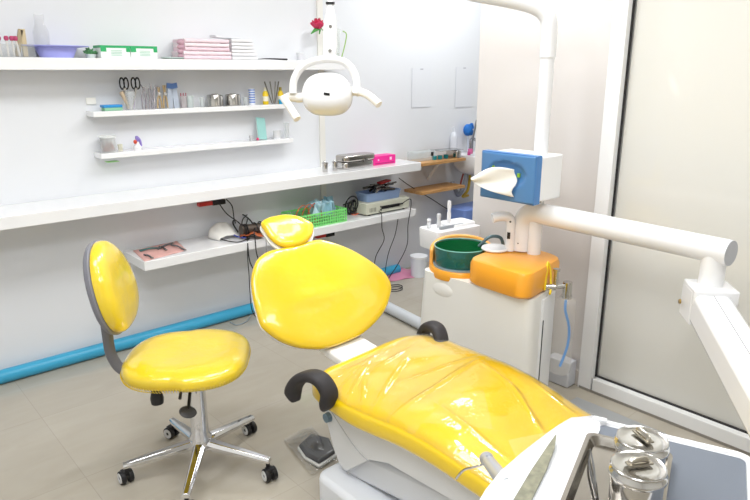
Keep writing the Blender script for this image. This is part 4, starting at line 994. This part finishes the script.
# motor with cables
c = q4(252, 229, .05); t = thing('electric_motor', 'dark cylindrical motor tangled in black cables on lowest shelf', 'motor', c)
B().cyl(c + V((-.07, .01, 0)), c + V((.08, -.01, -.004)), .034).build('housing', mat('5A4E45', .4, metal=.5, var=.4, vscale=30), t); B().cyl(c + V((.08, -.01, -.004)), c + V((.095, -.012, -.004)), .022).build('end_bell', BLACK, t)
b = B(); [b.tube([c + V((x, .036 * math.cos(a), .036 * math.sin(a))) for a in [2 * PI * j / 16 for j in range(16)]], .004, 6, 1, closed=True) for x in (-.06, -.045, .02, .06)]; b.build('ribs', BLACK, t)
def cable(label, pts, r=.0035, m=CABLE, grp=None):
    return tag(B().tube(pts, r, 8, 7).build('cable', m, loc=pts[0]), label, 'cable', grp)
cable('black cable from power strip to the dark motor', [ay(217, 200, 3.46), ay(226, 213, 3.42), ay(238, 222, 3.38), q4(246, 230, .04)])
cable('black cable hanging in short curve under thick shelf', [ay(226, 199, 3.48), ay(232, 206, 3.46), ay(234, 218, 3.42), q4(236, 224, .03)])
cable('black cable looping over motor towards the green basket', [q4(242, 228, .05), q4(243, 219, .08), q4(252, 212, .09), q4(268, 209, .08), q4(288, 211, .03)])
cable('second black cable over motor, lying lower', [q4(246, 226, .05), q4(250, 215, .07), q4(262, 213, .06), q4(280, 214, .01)])
cable('black cable dropping from lowest shelf behind the chair', [q4(247, 236, .02), ay(248, 247, 3.235), ay(250, 262, 3.23), ay(258, 280, 3.23), ay(256, 300, 3.25)])
cable('thin black cable hanging at left of chair headrest', [q4(249, 238, .01), ay(247.5, 252, 3.238), ay(249, 275, 3.235), ay(252, 310, 3.3), az(262, 322, .004)], .0028)
cable('short black cable hooked down from motor', [q4(254, 232, .05), ay(255, 238, 3.235), ay(257, 255, 3.23), ay(264, 272, 3.23)], .0035)
cable('grey cable hanging beside headrest', [q4(262, 234, .03), ay(266, 240, 3.235), ay(266, 256, 3.23)], .003, mat('8D8D90', .5))
cable('thick black cable bulging over left side of dark motor', [q4(238, 232, .02), q4(233, 222, .06), q4(240, 214, .09), q4(250, 220, .09), q4(256, 231, .05)], .0045)
cable('black cable lying along the shelf between mask and motor', [q4(214, 236, .006), q4(224, 240, .006), q4(238, 242, .006), q4(250, 238, .01)], .003)
cable('brown cable curving up behind dark motor', [q4(208, 226, .01), q4(213, 221, .03), q4(220, 219, .04), q4(232, 222, .04)], .004, mat('8A5A3A', .5))
# green basket
ca = q4(303, 236); gb = V((2.46, 3.375, Z2 + .001))
t = thing('plastic_basket', 'green perforated plastic basket on the lowest shelf', 'basket', gb)
GR = mat('8CEB86', .4); bw, bd_, bh = .39, .19, .085
for (ax0, n_, horiz, wx) in (('f', 20, 1, bw), ('k', 20, 1, bw), ('l', 9, 0, bd_), ('r', 9, 0, bd_)):
    b = B()
    for k in range(n_ + 1):
        u = -wx / 2 + wx * k / n_
        if horiz: y = -bd_ / 2 if ax0 == 'f' else bd_ / 2; b.box(gb + V((u, y, bh / 2)), (.006, .003, bh))
        else: x = -bw / 2 if ax0 == 'l' else bw / 2; b.box(gb + V((x, u, bh / 2)), (.003, .006, bh))
    for k in range(5):
        z = .003 + (bh - .004) * k / 4; hgt = .010 if k == 4 else .005
        if horiz: b.box(gb + V((0, y, z)), (bw + .004, .0034, hgt))
        else: b.box(gb + V((x, 0, z)), (.0034, bd_ + .004, hgt))
    b.build('side', GR, t)
B().box(gb + V((0, 0, .002)), (bw, bd_, .003)).build('bottom', GR, t)
TEAL = mat('A5C9D6', .7, bump=.5, bscale=50)
for k in range(10):
    c = gb + V((random.uniform(-.04, .15), random.uniform(-.05, .05), .095)); b = B(); ta = random.uniform(-.6, .6); tb = random.uniform(-.5, .5)
    R3 = Euler((tb, ta, random.uniform(0, 3))).to_matrix()
    def gv(u, v): 
        q = V(((u - .5) * .075, (v - .5) * .02 * math.sin(PI * u) + .010 * math.sin(u * 8 + k), (v) * .10 - .045)); return c + R3 @ q
    b.grid(gv, 8, 6); tag(b.build('glove_wrap', mat(['A5C9D6', 'B7D3DC', '8FB8C9'][k % 3], .7), loc=c, solid=.004), 'crumpled pale blue wrap piled in the green basket', 'wrap', 'pale blue wraps in the basket')
for i, (x, m_) in enumerate(((-.13, 'C6602F'), (-.08, 'C6602F'), (-.035, 'B9552B'))):
    c = gb + V((x, -.05, .08)); tag(B().tube([c + V((.055 * math.cos(a), .01 * math.sin(a * 2), .065 * math.sin(a))) for a in [2 * PI * j / 16 for j in range(16)]], .0032, 6, 1, closed=True).build('wire_loop', mat(m_, .4), loc=c), ['left orange wire loop at left end of basket', 'middle orange wire loop in green basket', 'right orange wire loop near blue wraps'][i], 'wire')
# power supply box
ba = q4(360, 213); cxs, cys = 3.00, 3.385
t = thing('power_supply', 'beige electronic box under the blue tray, lowest shelf', 'device', (cxs, cys, Z2))
ux0, ux1 = ay(361, 210, 3.29).x, ay(411, 203, 3.29).x
cxs = (ux0 + ux1) / 2 + .015; w2 = (ux1 - ux0) * .86
BE = mat('CFCFBE', .45)
B().box((cxs, 3.385, Z2 + .049), (w2, .19, .078)).build('case', BE, t, bev=.004)
B().box((cxs + .02, 3.288, Z2 + .045), (w2 * .42, .004, .022)).build('dark_panel', BLACK, t)
B().box((cxs + .065, 3.283, Z2 + .05), (.14, .012, .008)).build('front_handle', BLACK, t)
b = B(); [b.box((cxs - w2 * .42 + k * .013, 3.289, Z2 + .04), (.005, .002, .03)) for k in range(5)]; b.build('vents', mat('8D8D80', .5), t)
b = B(); [b.cyl((cxs - w2 * .18, 3.29, Z2 + .032 + k * .022), (cxs - w2 * .18, 3.28, Z2 + .032 + k * .022), .006, n=12) for k in (0, 1)]; b.build('dial', mat('5B5B52', .4), t)
for sx in (-1, 1): B().cyl((cxs + sx * w2 * .4, 3.31, Z2 + .0005), (cxs + sx * w2 * .4, 3.31, Z2 + .011), .01, n=12).build('foot', BLACK, t)
zb = Z2 + .0885
t = thing('blue_tray', 'translucent blue tray on top of beige electronic box', 'tray', (cxs, 3.385, zb))
b = B(); b.ring([[V((cxs - .01 + p[0], 3.385 + p[1], z)) for p in rrect(w2 * k, .17 * k, .02, 4)] for k, z in ((.74, zb + .001), (.80, zb + .055), (.83, zb + .057), (.83, zb + .061), (.77, zb + .061), (.70, zb + .006))]); b.build('tray', mat('94ACD4', .2, alpha=.85), t)
for k in range(18):
    c = V((cxs - .0 + random.uniform(-.08, .10), 3.385 + random.uniform(-.05, .04), zb + .058 + .05 * k / 18)); a = random.uniform(-.5, .5)
    u = V((math.cos(a), math.sin(a), random.uniform(-.1, .15))) * random.uniform(.03, .055)
    tag(B().tube([c - u, c + V((0, 0, .004)), c + u], random.uniform(.006, .010), 8, 3).build('metal_instrument', mat(['7D7873', '5E5A56', '8E8A85'][k % 3], .25, metal=.8), loc=c), 'dark metal instrument heaped in the blue tray', 'instrument', 'instruments heaped in the blue tray')
c = V((cxs + .03, 3.37, zb + .122)); tag(B().box(c, (.10, .05, .012), (0, -.1, .1)).build('red_box', mat('B3302F', .4), loc=c, bev=.003), 'small red case lying on top of metal instruments', 'case')
# cable tangle
c = q4(352, 208, .05)
for k in range(5):
    rr = .03 + .008 * k; cc = c + V((random.uniform(-.02, .02), random.uniform(-.03, .03), random.uniform(-.01, .04)))
    tag(B().tube([cc + V((rr * .7 * math.cos(a), .02 * math.sin(a + k), rr * math.sin(a))) for a in [2 * PI * j / 14 for j in range(14)]], .005, 6, 2, closed=True).build('cable_loop', CABLE, loc=cc), 'loop of black cable bunched left of beige box', 'cable', 'black cable bunch')
cable('black cable running from basket end to beige box', [q4(343, 205, .05), q4(352, 202, .08), q4(360, 205, .05), q4(362, 210, .03)], .004)
c = q4(357, 213, .006); tag(B().tube([c + V((.05 * math.cos(a), .03 * math.sin(a), .004 * math.sin(3 * a))) for a in [2 * PI * j / 12 for j in range(12)]], .004, 6, 3, closed=True).build('orange_wire', mat('D96A4E', .4), loc=c), 'coiled orange wire in front of the cable bunch', 'wire')
cable('black cable hanging in wave at left of beige box', [q4(362, 208, .02), q4(374, 211, .004), ay(381, 213, 3.24), ay(382, 228, 3.235), ay(384, 240, 3.235), ay(376, 256, 3.3), ay(374, 270, 3.35)], .003)
cable('black cable slanting down from under lowest shelf', [ay(398, 219, 3.30), ay(395, 235, 3.32), ay(388, 255, 3.35), az(384, 280, .006)], .003)
cable('black cable from front of beige box down to floor', [V((cxs + .12, 3.275, Z2 + .052)), ay(410, 199, 3.26), ay(411, 206, 3.235), ay(408, 225, 3.235), ay(407, 245, 3.25), ay(398, 264, 3.2), az(388, 280, .03), az(388, 290, .006)], .003)
cable('black cable from shelf end slanting to the right wall', [ay(399, 178, 3.5), ay(410, 186, 3.5), ay(430, 198, 3.5), ay(455, 212, 3.5), ay(478, 209, 3.5)], .0035)
for k in range(2):
    c = az(395, 287 + 2 * k, .006); rr = .06
    tag(B().tube([c + V((rr * math.cos(a), rr * .8 * math.sin(a), .0)) for a in [2 * PI * j / 16 for j in range(16)]], .003, 6, 2, closed=True).build('cable_loop', CABLE, loc=c), ['thin black cable coil on the floor beside pink sheet, rear one', 'thin black cable coil on the floor beside pink sheet, front one'][k], 'cable')
cable('thin grey cable curl on floor beside blue pipe', [az(230, 322, .004), az(237, 325, .004), az(247, 321, .004), az(251, 314, .004)], .004, mat('8F9AA0', .5))
# pink sheet & pail on floor
ps = [az(385, 283), az(392, 269), az(416, 271), az(418, 277)]
b = B()
def pf(u, v): return ps[0].lerp(ps[1], v).lerp(ps[3].lerp(ps[2], v), u) + V((0, 0, .004 + .003 * math.sin(u * 13 + v * 9) + .02 * v * (1 - u)))
b.grid(pf, 12, 12); tag(b.build('plastic_sheet', mat('D98BAA', .35), loc=ps[0], solid=.002), 'pink plastic sheet on the floor near white pail', 'sheet')
c = az(419, 270); c = V((3.42, 3.34, 0)); t = thing('pail', 'small white lidded pail on the floor behind the unit', 'pail', c)
B().lathe([(0, 0), (.058, 0), (.064, .15), (0, .15)], c, 28).build('body', mat('E7EAF0', .35), t); B().lathe([(0, .15), (.068, .15), (.068, .165), (0, .167)], c, 28).build('lid', mat('F1F2F5', .3), t)
c = V((4.08, 3.40, 0)); tag(B().prism(rrect(.36, .22, .03, 4, (4.08, 3.40)), 0.0, .46).build('blue_bin', mat('7590D2', .4), loc=c, bev=.01), 'blue bin against the wall under the small sink', 'bin')
# ---------------- alcove: boxes on wooden board, sink, brush
bz = .877
def o5(x, y=157, Y=3.45): p = ay(x, y, Y); return V((p.x, Y, bz))
ca = o5(404, 160, 3.47); t = thing('clear_box', 'clear plastic box at the left end of upper wooden board', 'box', ca + V((.10, 0, 0)))
B().box((3.56, 3.47, bz + .036), (.20, .11, .07)).build('box', mat('D6E3E6', .06, alpha=.3), t, bev=.005)
B().box((3.62, 3.412, bz + .05), (.022, .006, .03)).build('latch', BLACK, t)
for k, x in enumerate((434.5, 440, 446)):
    c = o5(x, 156, 3.42); tag(B().lathe([(0, 0), (.017, 0), (.02, .03), (0, .031)], c, 16).build('teal_cup', mat('1E8E9A', .4), loc=c), ['leftmost small teal cup on the upper wooden board', 'middle small teal cup on the upper wooden board', 'right small teal cup touching the steel box'][k], 'cup', 'small teal cups')
ca = o5(453, 156, 3.40).x; cb = 3.905
t = thing('steel_container', 'open steel container with a lid tilted on top, on upper wooden board', 'container', ((ca + cb) / 2, 3.42, bz)); cx_ = (ca + cb) / 2
B().prism(rrect(cb - ca, .13, .02, 4, (cx_, 3.42)), bz + .001, bz + .058).build('body', STEEL, t, bev=.004); B().box((cx_ - .07, 3.43, bz + .066), (.26, .12, .006), (0, .02, 0)).build('lid', mat('A9ABAE', .25, metal=.9), t, bev=.003)
sk = thing('wash_basin', 'white wall-mounted wash basin partly behind pink column', 'basin', (4.16, 3.40, .76))
L = []
for (k, z) in ((.6, .72), (.85, .75), (1, .80), (1.0, .885), (.92, .885), (.8, .80), (.4, .775)):
    L.append([V((4.17 + p[0] * k, 3.385 + p[1] * k, z)) for p in rrect(.40, .31, .07, 5)])
B().ring(L).build('basin', PWHITE, sk)
B().tube([(4.17, 3.50, .885), (4.17, 3.50, .98), (4.17, 3.47, 1.0), (4.17, 3.42, .985)], .012, 10, 5).build('tap', CHROME, sk)
B().tube([(4.05, 3.42, .74), (4.04, 3.44, .62), (4.00, 3.46, .55), (3.96, 3.46, .60), (3.96, 3.50, .66)], .018, 10, 6).build('drain_trap', mat('8C9097', .4), sk)
B().tube([(4.13, 3.45, .74), (4.13, 3.47, .58), (4.10, 3.5, .52), (4.17, 3.5, .52)], .012, 8, 6).build('supply_hose', mat('D9B23A', .4), sk)
B().tube([(4.11, 3.5, .74), (4.09, 3.52, .62), (4.12, 3.53, .55)], .008, 8, 6).build('supply_hose', mat('B05A55', .4), sk)
# bottle, brush head, faucet arm beyond
c = V((3.99, 3.46, .886)); 
c = V((ay(456, 140, 3.50).x, 3.50, bz + .075 - .02)); c.z = bz
def o6(x, y, Y): return ay(x, y, Y)
pz = o6(455, 143, 3.50); t = thing('spray_bottle', 'white plastic bottle beside blue brush above the sink', 'bottle', (pz.x, 3.505, bz)); 
B().lathe([(0, bz), (.030, bz), (.032, bz + .15), (.022, bz + .18), (.012, bz + .19), (.012, bz + .23), (0, bz + .23)], (pz.x, 3.515, 0), 20).build('bottle', mat('D9DCE4', .25), t)
pz = ay(468, 130, 3.50); t = thing('blue_brush', 'round blue brush head on a pale handle by the sink', 'brush', (pz.x, 3.47, .885))
b = B(); b.sphere(pz + V((.0, 0, .0)), (.045, .035, .05), 16); b.sphere(pz + V((.03, 0, -.02)), (.03, .028, .03), 12); b.tube([pz + V((.02, 0, .03)), pz + V((.045, 0, .045)), pz + V((.06, 0, .01))], .012, 8, 4); b.build('brush_head', mat('1E6FC4', .6, bump=.8, bscale=60), t)
B().tube([(pz.x, 3.49, .886), pz + V((0, 0, -.03))], .008, 8, 1).build('handle', mat('C9D2E0', .4), t)
B().lathe([(0, .886), (.02, .886), (.02, .925), (0, .926)], (pz.x - .03, 3.44, 0), 14).build('holder', mat('D8709E', .5), t)
tag(B().tube([ay(477, 120, 3.45), ay(473, 137, 3.46), ay(472, 148, 3.47), V((ay(472, 150, 3.47).x, 3.47, .886))], .009, 8, 3).build('grey_pipe', mat('8A8D92', .3, metal=.6), loc=ay(473, 137, 3.46)), 'grey metal tube standing behind blue brush at sink', 'tube')
c = ay(469, 153, 3.38); c.z = .886; tag(B().lathe([(0, 0), (.013, 0), (.013, .03), (0, .032)], c, 14).build('soap_bottle', mat('C04C86', .4), loc=c), 'tiny magenta bottle on edge of the wash basin', 'bottle')
# wall papers
for i, (x0, x1, y0_, y1_) in enumerate(((412, 430, 68, 107), (456, 471, 67, 107))):
    a = ay(x0, y0_, WY); d = ay(x1, y1_, WY); cc = V(((a.x + d.x) / 2, WY - .0015, (a.z + d.z) / 2))
    t = thing('wall_notice', ['faint white sheet in a clear sleeve, left of two on wall', 'faint white sheet in a clear sleeve, right of two on wall'][i], 'notice', cc)
    B().box(cc, (d.x - a.x, .002, a.z - d.z)).build('sheet', mat('E4E6EB', .18), t)
    b = B(); b.box(cc + V((.01, -.0015, -(a.z - d.z) / 2 + .004)), (d.x - a.x, .0015, .004)); b.box(cc + V((-(d.x - a.x) / 2, -.0015, 0)), (.003, .0015, a.z - d.z)); b.build('sleeve_edge', mat('D2D4DC', .3), t)
    B().box(cc + V((-.0, -.002, (a.z - d.z) / 2 - .008)), (.03, .002, .006)).build('clip', mat('9A9CA6', .3), t)
# foot pedal in plastic bag
pc = az(322, 447, 0); t = thing('foot_pedal', 'dark grey foot pedal in clear bag beside chair base', 'pedal', (pc.x, pc.y, 0), 0)
pts = [az(298, 445, .03), az(311, 433, .03), az(330, 438, .03), az(336, 452, .03), az(319, 463, .03), az(305, 455, .03)]
b = B(); L = []
cc = sum(pts, V()) / 6
for k, z in ((1.04, .004), (1.06, .02)): L.append([V((cc.x + (p.x - cc.x) * k, cc.y + (p.y - cc.y) * k, z)) for p in pts])
b.ring(L).build('base', mat('D5D5D2', .3), t, bev=.006)
b = B(); L = []
for k, z in ((.96, .02), (.96, .03), (.85, .038)): L.append([V((cc.x + (p.x - cc.x) * k, cc.y + (p.y - cc.y) * k, z)) for p in pts])
b.ring(L).build('pedal_plate', mat('4B4B4D', .35, coat=.4, var=.3, vscale=30), t, bev=.006)
bg = thing('plastic_bag', 'crumpled clear plastic bag trailing from foot pedal', 'bag', az(300, 455))
b = B(); q0 = [az(284, 441), az(312, 477), az(338, 462), az(312, 428)]
def bgf(u, v):
    p = q0[0].lerp(q0[3], u).lerp(q0[1].lerp(q0[2], u), v)
    near = math.exp(-((u - .62) ** 2 + (v - .5) ** 2) / .12)
    return p + V((0, 0, .003 + .048 * near + .006 * abs(math.sin(u * 21 + v * 7)) + .005 * abs(math.sin(v * 23 - u * 5))))
b.grid(bgf, 26, 26); b.build('film', film_mat(), bg, ang=80)
# small wall outlet mark on pink wall
c = ax(497, 229, RX - .004); tag(B().box(c, (.006, .07, .05)).build('wall_outlet', mat('E9E6E2', .4), loc=c, bev=.002), 'small white outlet plate low on the pink column', 'socket') if False else None
